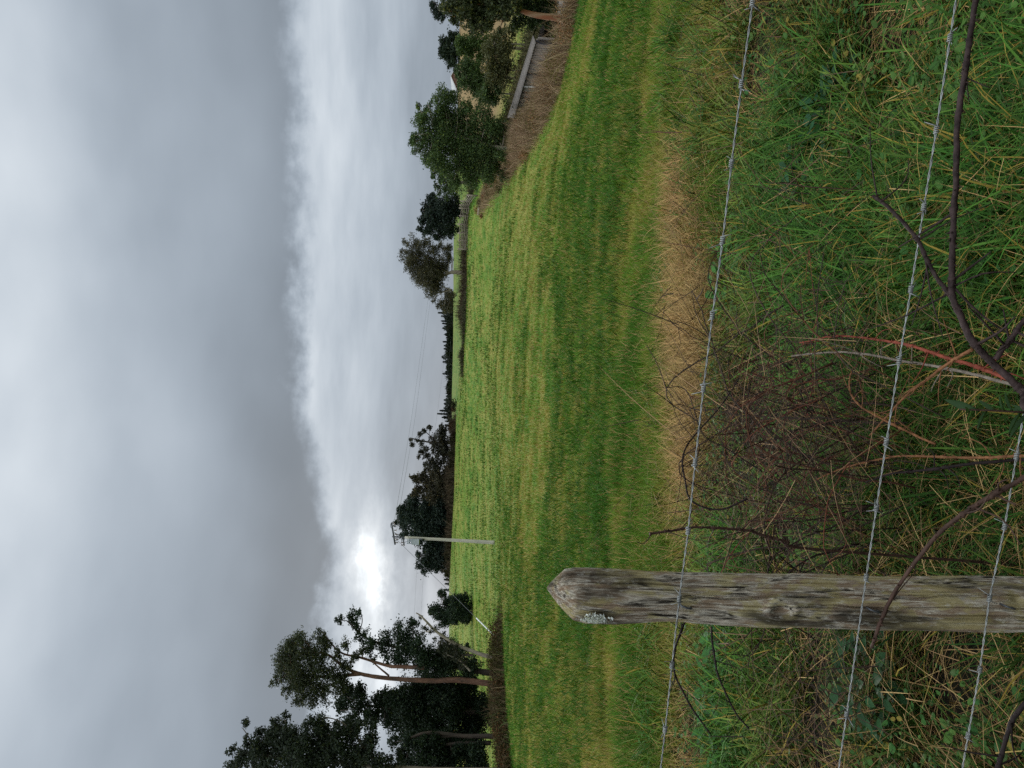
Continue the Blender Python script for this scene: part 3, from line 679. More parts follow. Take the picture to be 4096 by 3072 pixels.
# the tangle of thin dry stems in the middle of the verge
def wisps(N, cu, cv, su, sv, d0, d1, L0, L1, w, cols, bias=None):
    u = cu + RNG.normal(size=N) * su; v = cv + RNG.normal(size=N) * sv; d = d0 + (d1 - d0) * RNG.random(N)
    pos = np.stack([P(a, b, c_) for a, b, c_ in zip(u, v, d)]); pos[:, 2] = np.maximum(pos[:, 2], H(pos[:, 0], pos[:, 1]) + .02)
    k = RNG.integers(0, len(cols), N); col = np.array(cols)[k] * (.6 + .7 * RNG.random((N, 1)))
    az = RNG.random(N) * 6.283 if bias is None else bias + RNG.normal(size=N) * .8
    return blades(pos, az, L0 + (L1 - L0) * RNG.random(N), w * (.6 + .8 * RNG.random(N)), .7 + 1.0 * RNG.random(N), -.4 + 1.1 * RNG.random(N), col, None, 5, 1.5)
mb = MB()
DC = [(.03, .02, .015), (.022, .016, .013), (.09, .048, .03), (.13, .08, .05), (.045, .028, .02)]
for k in range(85):       # branching dead canes arching through the tangle
    u, v = 1320 + RNG.normal() * 250, 3480 + RNG.normal() * 150; d = 2.0 + RNG.random() * 1.0
    a = P(u, v, d); a[2] = max(a[2], float(H(a[0], a[1])) + .02); an = RNG.random() * 6.283; ln = .3 + .4 * RNG.random(); di = np.array([math.cos(an), math.sin(an) * .6, 0])
    pts = [a, a + di * ln * .3 + np.array([0, 0, .16 + .16 * RNG.random()]), a + di * ln * .7 + np.array([0, 0, .2 + .22 * RNG.random()]), a + di * ln + np.array([0, 0, .05 + .25 * RNG.random()])]
    r_ = .0016 + .0018 * RNG.random(); cc = np.array([(.032, .022, .018), (.05, .03, .022), (.10, .045, .028), (.14, .05, .03), (.06, .045, .035)][RNG.integers(0, 5)]) * (.7 + .6 * RNG.random())
    sp = smooth_path(pts, 16); sp += np.cumsum(RNG.normal(size=(16, 3)) * .004, 0); mb.add(*tube(sp, r_, r_ * .5, 5, 16, .15), cc)
    for q in range(3 + RNG.integers(0, 5)):
        j = RNG.integers(3, 15); dd = RNG.normal(size=3) * np.array([1, .7, .8]); dd *= (.06 + .14 * RNG.random()) / np.linalg.norm(dd); mb.add(*tube([sp[j], sp[j] + dd * .5 + RNG.normal(size=3) * .01, sp[j] + dd], r_ * .6, r_ * .25, 4, 6), cc)
for a in ((1300, 1330, 3230, 270, 230, 1.95, 3.0, .10, .35, .0022, DC), (170, 1300, 3200, 300, 240, 1.9, 2.8, .15, .4, .002, [(.30, .19, .10), (.26, .15, .08)]), (260, 1150, 3000, 250, 90, 2.4, 3.4, .15, .4, .003, DC), (220, 400, 3250, 250, 180, 2.0, 2.8, .15, .45, .0028, DC),
          (160, 2600, 2780, 380, 90, 2.8, 4.2, .12, .35, .0032, DC), (110, 2400, 3300, 400, 250, 2.0, 2.6, .15, .35, .0026, DC)):
    V, T, C = wisps(*a); mb.add(V, T); mb.c[-1] = C
o = mb.build('dry_stem_tangle', MAT['dry'], tint=True); tag(o, 'tangle of thin dark dead bramble stems behind the wires', 'dead stems', kind='stuff')

# ------------------------------------------------------------------ trees
LG = np.array([.035, .06, .018]); LD = np.array([.02, .036, .018]); LO = np.array([.065, .07, .026]); LB = np.array([.05, .085, .022]); LBL = np.array([.022, .036, .026])
def crown_mesh(blobs, D, leaf, tau, base, shape, spread, yel=.05):
    mbv, mbt, mbc = [], [], []; off = 0
    for u, v, r in blobs:
        Rr = r * D / F * 1.22
        c = P(u, v, D) + np.array([0, (RNG.random() - .5) * 2 * spread, 0]); an_ = np.array([.75 + .55 * RNG.random(), 1., .75 + .5 * RNG.random()]); sh_ = RNG.normal() * .35
        nc = int(np.clip(14 * (Rr / leaf / 4) ** 1.2, 7, 90))
        w = RNG.normal(size=(nc, 3)); w /= np.linalg.norm(w, axis=1)[:, None]
        cc = c + w * (RNG.random((nc, 1)) ** .5) * Rr * an_; cc[:, 0] += sh_ * (cc[:, 2] - c[2])
        n = int(tau * math.pi * Rr * Rr / (.135 * leaf * leaf)) + 8
        k = RNG.integers(0, nc, n); rc = Rr * .24 + leaf * .3
        pos = cc[k] + RNG.normal(size=(n, 3)) * rc * np.array([.75, .75, .5])
        fl = RNG.random(n) < (.4 if tau > 1.95 else .12); q_ = RNG.normal(size=(n, 3)); q_ *= (RNG.random((n, 1)) ** .4 * Rr * .9) / np.linalg.norm(q_, axis=1)[:, None]; pos[fl] = (c + q_ * an_)[fl]
        hue = (.65 + .7 * RNG.random(nc))[k][:, None] * (.7 + .6 * RNG.random((n, 1)))
        col = base * hue; ye = RNG.random(n) < yel; col[ye] = col[ye] * np.array([2.4, 1.9, 1.2])
        V, T, C = bake(shape[0], shape[1], pos, rand_rot(n), leaf * (.6 + .8 * RNG.random(n)), col)
        mbv.append(V); mbt.append(T + off); mbc.append(C); off += len(V)
    return np.concatenate(mbv), np.concatenate(mbt), np.concatenate(mbc)
def tree(label, zf, D, blobs, stems, mat='bark_grey', base=LG, tau=2.3, leaf=None, grow=1.0, spread=None, name='tree', group=None, shape=LEAF4, limbs=True, yel=.05, cat='tree', r0=.2):
    bl = [(*zf(a, b), r * grow / SCALE[zf]) for a, b, r in blobs]
    leaf = leaf or max(.12, D * .0025)
    spread = spread if spread is not None else np.mean([b[2] for b in bl]) * D / F * 1.4
    paths = []
    for st_ in stems:
        pts = [P(*zf(a, b), D) for a, b in st_[0]]; paths.append((pts, st_[1], st_[2]))
    if not paths:
        cu = np.mean([b[0] for b in bl]); vb = max(b[1] + b[2] for b in bl)
        paths = [([P(cu, vb, D), P(cu, np.mean([b[1] for b in bl]), D), P(cu + 10, min(b[1] for b in bl) + 20, D)], r0, r0 * .25)]
    foot = paths[0][0][0]; g = float(H(foot[0], foot[1]))
    e = thing(name, label, cat, (foot[0], foot[1], g), group)
    if foot[2] > g - .05: paths[0] = ([np.array([foot[0], foot[1], g - .2])] + paths[0][0], paths[0][1] * 1.08, paths[0][2])
    mb = MB()
    for pts, a, b in paths: mb.add(*tube(pts, a, b, 9, max(10, 6 * len(pts)), .06))
    if limbs:
        allp = np.concatenate([smooth_path(p_[0], 30) for p_ in paths]); rad_ = np.concatenate([np.linspace(p_[1], p_[2], 30) for p_ in paths])
        for u, v, r in bl:
            c = P(u, v, D); dd = np.linalg.norm(allp - c, axis=1) + np.maximum(0, allp[:, 2] - c[2]) * 2.5; j = int(np.argmin(dd))
            if dd[j] > .15:
                q = allp[j]; m_ = (q + c) / 2 + np.array([0, RNG.normal() * .15, -.08 * dd[j]])
                mb.add(*tube([q, m_, c], min(rad_[j] * .55, .05 + .015 * dd[j]), .015 + .0002 * D, 5, 8, .05))
    mb.build('trunk', MAT[mat], e, smooth=True)
    V, T, C = crown_mesh(bl, D, leaf, tau, base, shape, spread, yel)
    mb = MB(); mb.add(V, T); mb.c = [C]; mb.build('crown', MAT['leaf'], e, tint=True)
    return e
SCALE = {Z1: 2.212, Z2: 2.765, Z3: 2.765, Z4: 2.765, Z5: 1.843}
LT = 'tall trees at the left edge of the field'
tree('tall tree with a bare orange trunk and a high open crown', Z5, 46,
     [(480, 640, 110), (430, 760, 95), (600, 620, 80), (640, 760, 110), (520, 870, 80), (720, 650, 80), (700, 480, 50), (740, 540, 40), (800, 760, 70), (900, 700, 50), (900, 560, 38), (640, 900, 90), (555, 965, 40), (760, 880, 80), (870, 830, 70),
      (960, 640, 35), (1010, 600, 32), (1080, 680, 30), (560, 520, 40), (480, 540, 35), (830, 620, 45), (560, 720, 90), (400, 680, 60), (380, 830, 40), (470, 880, 40)],
     [([(1960, 852), (1720, 825), (1520, 830), (1200, 812), (1000, 780), (880, 730), (760, 640), (640, 620)], .19, .05), ([(1000, 780), (800, 800), (640, 800), (480, 760)], .12, .04),
      ([(1480, 735), (1300, 728), (1200, 720), (1000, 660), (850, 620), (720, 480)], .13, .035), ([(1210, 795), (1120, 720), (1080, 680)], .06, .03), ([(880, 830), (760, 870), (650, 900)], .07, .03)],
     'bark_red', np.array([.04, .052, .024]), 1.5, .115, group=LT, yel=.10)
tree('dark leafy tree leaning right in a long swooping limb', Z5, 47,
     [(850, 385, 34), (930, 365, 42), (960, 425, 42), (1010, 490, 46), (1080, 540, 60), (1180, 570, 75), (1300, 500, 85), (1330, 600, 100), (1420, 600, 90), (1250, 640, 60), (1480, 640, 90), (1000, 325, 25), (1560, 680, 90), (1620, 720, 80), (1380, 430, 45), (1700, 700, 70), (1780, 730, 60), (1480, 740, 80), (1640, 620, 60), (1840, 700, 50)],
     [([(1930, 770), (1700, 720), (1500, 640), (1250, 580), (1050, 520), (900, 390)], .2, .04)], 'bark_dark', LD * 1.05, 1.7, .125, group=LT)
tree('small scraggy leaning tree with a pale bent stem', Z5, 45,
     [(1600, 500, 32), (1650, 560, 40), (1540, 450, 26), (1700, 620, 45), (1640, 640, 50), (1440, 372, 14), (1580, 560, 40), (1480, 470, 22), (1760, 690, 45), (1690, 560, 30), (1470, 430, 16)],
     [([(1960, 655), (1830, 615), (1700, 560), (1560, 470), (1480, 390), (1440, 350), (1408, 330)], .13, .03), ([(1810, 760), (1740, 690), (1680, 655)], .06, .02)], 'bark_pale', np.array([.032, .036, .02]), 1.1, .11, group=LT)
tree('dense near black evergreen filling the space under the tall crowns', Z5, 48,
     [(1350, 950, 95), (1500, 920, 110), (1450, 1080, 140), (1650, 960, 120), (1700, 1100, 130), (1800, 900, 70), (1250, 1030, 90), (1300, 1180, 110), (1550, 1200, 120), (1850, 1050, 80), (1150, 960, 60), (1170, 1130, 70), (1000, 1000, 60), (900, 950, 50), (850, 1050, 60), (1830, 1180, 90), (1100, 1060, 55), (950, 1100, 60), (1000, 880, 50), (1600, 880, 90), (1720, 860, 60), (1900, 960, 60), (1900, 1120, 60), (1380, 1100, 110), (1250, 920, 50), (1780, 1250, 80), (1640, 1240, 80), (1400, 870, 40)],
     [([(1950, 1060), (1700, 1050), (1400, 1040), (1000, 1010)], .28, .06)], 'bark_dark', LD * .9, 2.6, .15, 1.12, group=LT)
tree('tallest dark tree cut by the left border with a pale slanting limb', Z5, 41,
     [(130, 1180, 32), (170, 1260, 38), (350, 1150, 35), (400, 1180, 50), (440, 1115, 30), (500, 1200, 70), (620, 1115, 38), (620, 1220, 80), (700, 1090, 45), (330, 1250, 65), (250, 1330, 75), (130, 1390, 70), (60, 1330, 30), (60, 1450, 50), (400, 1350, 110), (550, 1330, 120), (700, 1250, 95), (800, 1350, 120),
      (650, 1430, 110), (850, 1180, 65), (950, 1200, 70), (1000, 1400, 105), (1080, 1250, 55), (1150, 1430, 85), (350, 1470, 100), (200, 1480, 90), (240, 1240, 40), (1250, 1440, 60), (900, 1480, 100), (550, 1500, 110), (450, 1260, 80), (800, 1260, 80), (930, 1320, 90), (1050, 1330, 70), (700, 1500, 110), (300, 1400, 100), (1080, 1180, 50), (720, 1150, 60)],
     [([(1960, 1500), (1500, 1490), (1000, 1450), (600, 1400), (200, 1380)], .22, .06), ([(1180, 1480), (1060, 1370), (1000, 1290), (940, 1200), (850, 1130)], .12, .04), ([(490, 1390), (430, 1360), (390, 1320)], .05, .02)], 'bark_grey', np.array([.028, .04, .024]), 1.85, .13, group=LT)
tree('dark tree with a straight brown trunk above the brown thicket', Z5, 44,
     [(1850, 1330, 70), (1860, 1430, 80), (1700, 1380, 90), (1550, 1380, 90), (1480, 1270, 60), (1320, 1450, 60), (1450, 1330, 75), (1350, 1280, 40), (1500, 1420, 80), (1600, 1330, 80), (1650, 1450, 90), (1780, 1430, 70), (1560, 1270, 50), (1720, 1310, 40), (1400, 1470, 60), (1300, 1360, 35), (1230, 1290, 30)],
     [([(1960, 1240), (1750, 1238), (1500, 1215), (1350, 1260)], .16, .08), ([(1720, 1232), (1560, 1252), (1430, 1262)], .07, .03), ([(1960, 1290), (1700, 1292), (1500, 1330)], .13, .05)], 'bark_dark', LD * .9, 2.4, .14, 1.1, group=LT)
tree('bushy dark tree standing on the far pasture between pole and tall trees', Z5, 92,
     [(1600, 210, 25), (1540, 300, 35), (1580, 330, 45), (1650, 260, 40), (1700, 300, 60), (1760, 330, 50), (1650, 370, 40), (1780, 260, 35), (1590, 180, 16), (1530, 330, 22), (1790, 370, 30), (1700, 220, 35), (1690, 370, 40), (1620, 400, 30), (1760, 220, 25)], [], 'bark_dark', LD, 2.8, grow=1.15, name='far_tree', r0=.25)
tree('small dark tree half hidden behind the leaning stem', Z5, 90, [(1620, 620, 45), (1680, 700, 60), (1740, 640, 50), (1600, 730, 50), (1790, 590, 25), (1690, 570, 30)], [], 'bark_dark', LD, 2.0, name='far_tree', r0=.2)
ST = 'clump of trees on the skyline'
tree('rounded dark tree just left of the power pole on the brow', Z4, 155, [(480, 1450, 30), (520, 1500, 45), (560, 1400, 40), (600, 1530, 70), (700, 1480, 90), (780, 1420, 60), (680, 1580, 32), (560, 1360, 28), (760, 1570, 40), (650, 1400, 50), (800, 1500, 50)], [], 'bark_dark', LBL, 3.0, grow=1.2, name='skyline_tree', group=ST, r0=.35)
tree('largest bluish dark tree directly behind the power pole', Z4, 158, [(290, 920, 38), (280, 980, 32), (250, 1060, 22), (330, 1000, 70), (300, 1110, 45), (380, 880, 55), (450, 820, 50), (420, 1080, 95), (550, 950, 100), (560, 1150, 110), (700, 1000, 110), (720, 1200, 100), (490, 1240, 55), (650, 860, 80), (800, 900, 60), (800, 1100, 60), (320, 1200, 35), (420, 1230, 45), (400, 960, 70), (650, 1320, 70), (780, 1300, 60), (600, 1040, 110), (800, 1000, 60), (820, 1200, 50), (760, 820, 60)],
     [], 'bark_dark', LBL, 3.0, grow=1.2, name='skyline_tree', group=ST, r0=.45)
tree('olive brown tree in the middle of the skyline clump', Z4, 156, [(440, 580, 30), (480, 620, 40), (540, 570, 42), (520, 720, 45), (600, 650, 70), (640, 760, 70), (720, 600, 80), (720, 740, 80), (780, 680, 60), (580, 510, 28), (460, 700, 28), (440, 760, 25), (780, 800, 50), (800, 590, 50), (800, 500, 45), (660, 540, 50)],
     [([(860, 690), (780, 805), (700, 790), (630, 765)], .25, .1)], 'bark_pale', np.array([.045, .042, .024]), 2.6, grow=1.2, name='skyline_tree', group=ST)
tree('open crowned tall tree with see through top on the brow', Z4, 154, [(400, 160, 18), (420, 220, 22), (490, 110, 26), (540, 60, 24), (600, 30, 28), (520, 200, 26), (560, 260, 30), (500, 300, 26), (480, 350, 18), (560, 340, 32), (650, 180, 45), (700, 260, 60), (620, 400, 50), (720, 100, 50), (760, 50, 40), (760, 180, 60), (760, 350, 60), (560, 430, 24), (680, 460, 60), (730, 30, 26), (470, 170, 20), (780, 270, 50)],
     [([(850, 200), (700, 195), (600, 190), (500, 170), (400, 150)], .32, .07), ([(700, 195), (600, 110), (540, 60)], .14, .05), ([(680, 200), (600, 270), (520, 320)], .14, .05)], 'bark_dark', np.array([.034, .034, .022]), 2.0, grow=1.15, name='skyline_tree', group=ST)
MT = 'trees along the far hedge'
tree('huge domed evergreen with bare grey limbs showing beneath', Z2, 170, [(340, 760, 34), (320, 830, 28), (360, 900, 60), (400, 1000, 70), (480, 1100, 85), (480, 850, 85), (560, 950, 100), (600, 1100, 100), (580, 1200, 80), (620, 1300, 60), (680, 1250, 70), (700, 1000, 90), (650, 840, 60), (640, 1390, 22), (720, 1400, 45), (760, 1450, 45), (800, 1380, 45), (450, 740, 28),
     (700, 1120, 70), (560, 770, 60), (800, 880, 45), (800, 1480, 45), (740, 800, 40), (770, 1000, 50), (800, 1280, 35), (820, 820, 40), (840, 1420, 40), (830, 1350, 40), (820, 930, 40), (660, 1180, 80), (520, 1020, 90), (420, 920, 70), (640, 1060, 100)],
     [([(875, 1075), (830, 1080), (760, 1110), (660, 1130), (560, 1100)], .5, .12), ([(810, 1080), (760, 1060), (700, 1010), (640, 960)], .25, .1), ([(850, 1270), (700, 1300), (640, 1250)], .2, .08), ([(850, 1270), (760, 1240), (690, 1200)], .18, .08)], 'bark_pale', np.array([.06, .06, .034]), 2.6, grow=1.12, name='domed_tree', group=MT, shape=LANCE, yel=.08)
tree('spiky topped dark tree behind the stock rails', Z2, 122, [(520, 380, 18), (560, 340, 28), (600, 270, 28), (640, 240, 20), (520, 520, 36), (500, 600, 26), (580, 450, 65), (640, 340, 75), (680, 280, 50), (560, 620, 42), (680, 450, 100), (650, 570, 75), (740, 620, 60), (780, 350, 95), (800, 500, 105), (860, 300, 60), (880, 420, 70), (700, 700, 30), (840, 600, 60), (540, 430, 26), (575, 390, 22), (610, 310, 20)],
     [], 'bark_dark', LBL * .9, 2.8, grow=1.15, name='hedge_tree', group=MT, r0=.35)
tree('green tree between the spiky dark tree and the big hedge tree', Z2, 112, [(640, 40, 28), (680, 110, 36), (700, 200, 28), (760, 60, 60), (780, 170, 60), (850, 100, 50), (640, -40, 40), (740, -40, 60), (870, 190, 40), (840, 20, 60)], [], 'bark_grey', LG * 1.3, 2.1, name='hedge_tree', group=MT, r0=.28)
RT = 'trees on the right beside the shed'
tree('biggest bright green hedge tree with feathery top', Z1, 58, [(400, 1000, 50), (350, 1200, 42), (370, 1330, 42), (420, 1100, 70), (450, 1200, 85), (480, 1350, 85), (540, 1450, 75), (470, 930, 40), (600, 900, 80), (650, 1000, 95), (600, 1150, 110), (700, 1250, 115), (760, 1080, 115), (620, 840, 40), (700, 880, 55), (800, 1400, 120), (640, 1500, 80),
     (900, 1200, 125), (950, 1050, 85), (850, 1550, 85), (700, 1590, 70), (960, 1400, 100), (1050, 1150, 85), (1100, 1260, 60), (1000, 1550, 80), (1050, 1450, 60), (330, 1260, 30), (390, 960, 26), (1120, 1400, 60), (1130, 1120, 60), (1150, 1520, 50), (880, 1340, 110), (760, 1300, 110), (580, 1320, 90), (560, 1050, 90), (1010, 1300, 90), (800, 980, 60)],
     [([(1230, 1330), (1050, 1300), (800, 1230), (500, 1190)], .3, .05), ([(1180, 1390), (1090, 1370), (1010, 1380)], .08, .05)], 'bark_pale', np.array([.056, .094, .03]), 2.1, .14, 1.05, name='hedge_tree', group=RT, yel=.10)
tree('round topped green tree behind the shed roof', Z1, 78, [(750, 400, 42), (800, 350, 48), (830, 450, 55), (900, 400, 65), (950, 450, 60), (760, 470, 30), (980, 370, 40)], [], 'bark_grey', LB * 1.15, 2.4, grow=1.3, name='hedge_tree', group=RT, r0=.16)
tree('middle dark green shrubby tree left of the round topped one', Z1, 76, [(740, 620, 34), (800, 600, 45), (820, 700, 62), (900, 680, 65), (900, 770, 50), (850, 590, 50), (780, 760, 30), (960, 720, 40)], [], 'bark_grey', LG * 1.35, 2.3, grow=1.3, name='hedge_tree', group=RT, r0=.16)
tree('olive drab bush rising behind the right end of the shed', Z1, 66, [(1050, 400, 65), (1130, 470, 60), (1080, 320, 45), (1160, 380, 50), (1000, 470, 40), (1180, 290, 40)], [], 'bark_pale', LO * 1.15, 2.1, grow=1.35, name='bush', group=RT, cat='bush', r0=.08)
tree('olive drab bush behind the middle of the shed', Z1, 68, [(1080, 600, 65), (1120, 680, 55), (1040, 650, 50), (1170, 590, 40), (1010, 590, 40)], [], 'bark_pale', LO * 1.1, 2.1, grow=1.35, name='bush', group=RT, cat='bush', r0=.08)
tree('dark green bush behind the left end of the shed', Z1, 70, [(1000, 830, 55), (1070, 790, 50), (1060, 880, 40), (960, 880, 40), (1000, 760, 40)], [], 'bark_pale', LG * 1.35, 2.1, grow=1.35, name='bush', group=RT, cat='bush', r0=.08)
tree('wide dome of dark conifer foliage on the far hill', Z1, 200, [(620, 400, 42), (640, 480, 50), (600, 440, 32), (680, 560, 36), (700, 350, 42), (680, 450, 60), (720, 620, 26), (710, 290, 22), (640, 370, 36), (660, 540, 30), (720, 500, 40)], [], 'bark_dark', LD * .95, 3.0, grow=1.15, name='domed_tree', group=RT, r0=.5)
tree('dark tree with a stripped orange trunk at the right border', Z1, 33, [(620, 30, 42), (700, 60, 60), (690, 150, 34), (800, 100, 85), (900, 180, 70), (850, 30, 80), (950, 80, 105), (1050, 150, 60), (1000, 225, 42), (1150, 190, 36), (1150, 50, 85), (1230, 40, 70), (1100, 262, 22), (860, 250, 24), (760, 190, 30), (700, -60, 80), (900, -80, 110), (1100, -80, 110), (760, 60, 70), (850, 150, 80), (980, 160, 70), (1060, 60, 100), (1180, 110, 60), (1200, 20, 80), (640, 100, 36), (1010, 20, 100)],
     [([(1640, 165), (1600, 158), (1450, 138), (1350, 115), (1270, 90), (1100, 60), (900, 40)], .17, .05)], 'bark_peel', np.array([.048, .062, .026]), 2.1, .13, 1.12, name='hedge_tree', group=RT, yel=.14)
tree('dark far tree peeping over the right border tree', Z1, 120, [(530, 60, 45), (560, 120, 38), (600, 165, 26), (510, 20, 30), (600, 60, 50), (540, -40, 50), (660, 100, 60), (700, 30, 60)], [], 'bark_dark', LBL, 2.1, name='hedge_tree', group=RT, r0=.3)
# understorey right under the border tree
tree('low dark shrub around the foot of the stripped trunk', Z1, 34, [(1300, 40, 60), (1380, 60, 60), (1300, 190, 45), (1420, 200, 50), (1480, 60, 60), (1380, 250, 35), (1560, 220, 40), (1250, 240, 40), (1550, 40, 60)], [], 'bark_grey', LG * .75, 2.2, .11, 1.3, name='bush', group=RT, cat='bush', r0=.04)

# far skyline pines, each its own tree
def pine(u, vtop, w, D, label, kind=0):
    vb = 1826; top = P(u, vtop, D); bot = P(u, vb, D); hgt = top[2] - bot[2]
    g = float(Hs(bot[0], bot[1])); e = thing('far_pine', label, 'tree', (bot[0], bot[1], g), 'row of small far trees on the skyline')
    mb = MB(); mb.add(*tube([np.array([bot[0], bot[1], g - .3]), bot, top], .25, .06, 5, 6)); mb.build('trunk', MAT['bark_dark'], e)
    n = 420; t = RNG.random(n) ** .8; wr = w * D / F * .5
    w = w * (.7 + .8 * RNG.random()); wr = w * D / F * .5; lay = .55 + .45 * np.abs(np.sin(t * 16 + RNG.random() * 6))
    rr_ = wr * (np.minimum(1, (1 - t) * 1.5 + .05) if kind == 0 else np.sqrt(np.maximum(.02, 1 - (2 * np.maximum(t, .12) - .9) ** 2))) * lay * np.sqrt(RNG.random(n)); a = RNG.random(n) * 6.283
    lean = (RNG.random() - .3) * .25 * wr
    pos = np.stack([bot[0] + rr_ * np.cos(a) + lean * t, bot[1] + rr_ * np.sin(a), bot[2] + t * hgt + RNG.normal(size=n) * .1], -1)
    V, T, C = bake(LANCE[0] * (1.4, 1, 1), LANCE[1], pos, rand_rot(n), .75 * (.6 + .7 * RNG.random(n)), np.array([.026, .036, .028]) * (.7 + .6 * RNG.random((n, 1))))
    mb = MB(); mb.add(V, T); mb.c = [C]; mb.build('crown', MAT['leaf'], e, tint=True)
PL = 'small dark far pine in the line along the skyline'
for zy, tx_, w, kind in ((150, 700, 15, 0), (185, 735, 15, 0), (240, 735, 16, 0), (268, 750, 16, 0), (320, 750, 18, 1), (385, 772, 16, 1), (425, 790, 14, 1), (470, 755, 14, 0), (510, 765, 17, 0), (550, 765, 16, 0), (600, 782, 16, 1), (690, 752, 16, 0), (800, 780, 15, 1), (822, 752, 13, 0), (860, 792, 14, 1), (920, 812, 15, 1), (960, 806, 15, 1),
                     (1040, 792, 16, 1), (1070, 790, 14, 1), (1110, 768, 20, 1), (1160, 768, 22, 1), (1200, 765, 18, 1), (1232, 716, 13, 0), (1302, 742, 16, 1), (1345, 780, 14, 0), (1390, 776, 14, 0), (1000, 830, 20, 1), (890, 825, 16, 1), (350, 800, 18, 1), (210, 770, 18, 1)):
    u, v = Z3(tx_, zy); pine(u, v, w * 1.25, 290, PL, kind)
u, v = Z3(740, 645); pine(u, v, 34, 288, 'wider round headed far tree among the skyline pines', 1)
u, v = Z3(690, 1265); pine(u, v, 17, 288, 'tallest pointed far pine near the open crowned tree', 0)
for zx, zy in ((1620, 60), (1615, 90), (1625, 120), (1635, 30), (1612, 165)):
    u, v = Z5(zx, zy); pine(u, v, 14, 286, 'tiny far pine on the skyline between pole and left trees', 0)

# ------------------------------------------------------------------ thickets and hedges
def thicket(name, label, cat, path, h, width, N, cols, leaves=0, leafcol=None, wd=.02, kind='stuff', lean=.35, seg=4, leafsize=.1, mounds=0):
    pts = np.array([P(u, 1900, d)[:2] for u, d in path]); seg_ = np.concatenate([[0], np.cumsum(np.linalg.norm(np.diff(pts, axis=0), axis=1))])
    s = RNG.random(N) * seg_[-1]; X = np.interp(s, seg_, pts[:, 0]); Y = np.interp(s, seg_, pts[:, 1])
    X = X + RNG.normal(size=N) * width; Y = Y + RNG.normal(size=N) * width
    hn = .12 + 1.9 * fbm(X * .5, Y * .5, 0, 13, 3) ** 1.6
    L = h * hn * (.5 + .7 * RNG.random(N)); col = np.array(cols)[RNG.integers(0, len(cols), N)] * (.55 + .8 * RNG.random((N, 1)))
    V, T, C = blades(np.stack([X, Y, H(X, Y) - .05], -1), RNG.random(N) * 6.283, L, wd * (.6 + .8 * RNG.random(N)), RNG.random(N) * lean, .2 + 1.5 * RNG.random(N) ** 1.5, col, None, seg, 1.5)
    mb = MB(); mb.add(V, T); mb.c[-1] = C
    if mounds:
        sm = RNG.random(mounds) * seg_[-1]; rm = h * (.22 + .35 * RNG.random(mounds)); mx_ = np.interp(sm, seg_, pts[:, 0]) + RNG.normal(size=mounds) * width * 1.1; my_ = np.interp(sm, seg_, pts[:, 1]) + RNG.normal(size=mounds) * width * 1.1
        mc = np.array([(.6, .55, .5), (.55, .75, .35), (1., .8, .6), (.45, .6, .4)])[RNG.integers(0, 4, mounds)]
        k = np.repeat(np.arange(mounds), 240); nn = len(k); q = RNG.normal(size=(nn, 3)); q *= (RNG.random((nn, 1)) ** .45) / np.linalg.norm(q, axis=1)[:, None]
        pos = np.stack([mx_[k], my_[k], H(mx_, my_)[k] + rm[k] * .8], -1) + q * rm[k][:, None] * np.array([1.3, 1.1, .9])
        V, T, C = bake(LEAF4[0], LEAF4[1], pos, rand_rot(nn), leafsize * (.6 + .8 * RNG.random(nn)), np.array(cols[0]) * mc[k] * (.4 + .8 * RNG.random((nn, 1)))); mb.add(V, T); mb.c[-1] = C
    if leaves:
        k = RNG.integers(0, N, leaves); t = RNG.random(leaves)
        pos = np.stack([X[k], Y[k], H(X[k], Y[k]) + t * L[k] * .8], -1) + RNG.normal(size=(leaves, 3)) * .08 * h
        V, T, C = bake(LEAF4[0], LEAF4[1], pos, rand_rot(leaves), leafsize * (.6 + .8 * RNG.random(leaves)), np.array(leafcol) * (.5 + .9 * RNG.random((leaves, 1)))); mb.add(V, T); mb.c[-1] = C
    o = mb.build(name, MAT['dry'], tint=True); tag(o, label, cat, kind=kind); return o
BR = [(.26, .165, .10), (.34, .24, .15), (.16, .10, .065), (.30, .23, .13)]
thicket('dead_bracken', 'pale brown dead bracken and briars in front of the shed', 'bracken', [(3150, 29), (3000, 30.5), (2880, 33), (2760, 35.5), (2660, 39), (2570, 46), (2480, 55)], 1.15, .8, 15000, BR, 2500, (.1, .085, .045), .02, leafsize=.075, mounds=70)
thicket('dry_hedge_grass', 'brown dry growth at the foot of the right hedge trees', 'undergrowth', [(2500, 54), (2420, 63), (2330, 76), (2270, 88)], .95, .9, 7000, BR + [(.26, .2, .11)], 800, (.1, .09, .04), .03, leafsize=.13, mounds=36)
thicket('brown_undergrowth', 'brown brambly undergrowth below the tall left trees', 'undergrowth', [(520, 46), (400, 44.5), (250, 43), (120, 42), (-80, 40)], 1.1, 1.0, 6500, [(.11, .075, .042), (.16, .115, .065), (.075, .055, .032), (.10, .09, .042), (.07, .10, .032)], 6000, (.06, .05, .028), .022, leafsize=.11, mounds=120)
thicket('bracken_bank', 'dark brown bracken bank under the domed tree', 'bracken', [(2080, 131), (2000, 134), (1900, 138), (1840, 145)], 2.2, 2.2, 8000, [(.055, .04, .028), (.075, .05, .032), (.045, .038, .026), (.08, .07, .035)], 3000, (.05, .042, .024), .07, leafsize=.3, mounds=24)
thicket('rush_strip', 'dark narrow strip of rough rushes just over the brow', 'rushes', [(1585, 124), (1640, 123), (1700, 122), (1760, 121), (1820, 120), (1880, 119)], 1.1, .7, 3600, [(.06, .062, .03), (.09, .075, .045), (.045, .05, .026)], 900, (.05, .055, .028), .06, leafsize=.2)
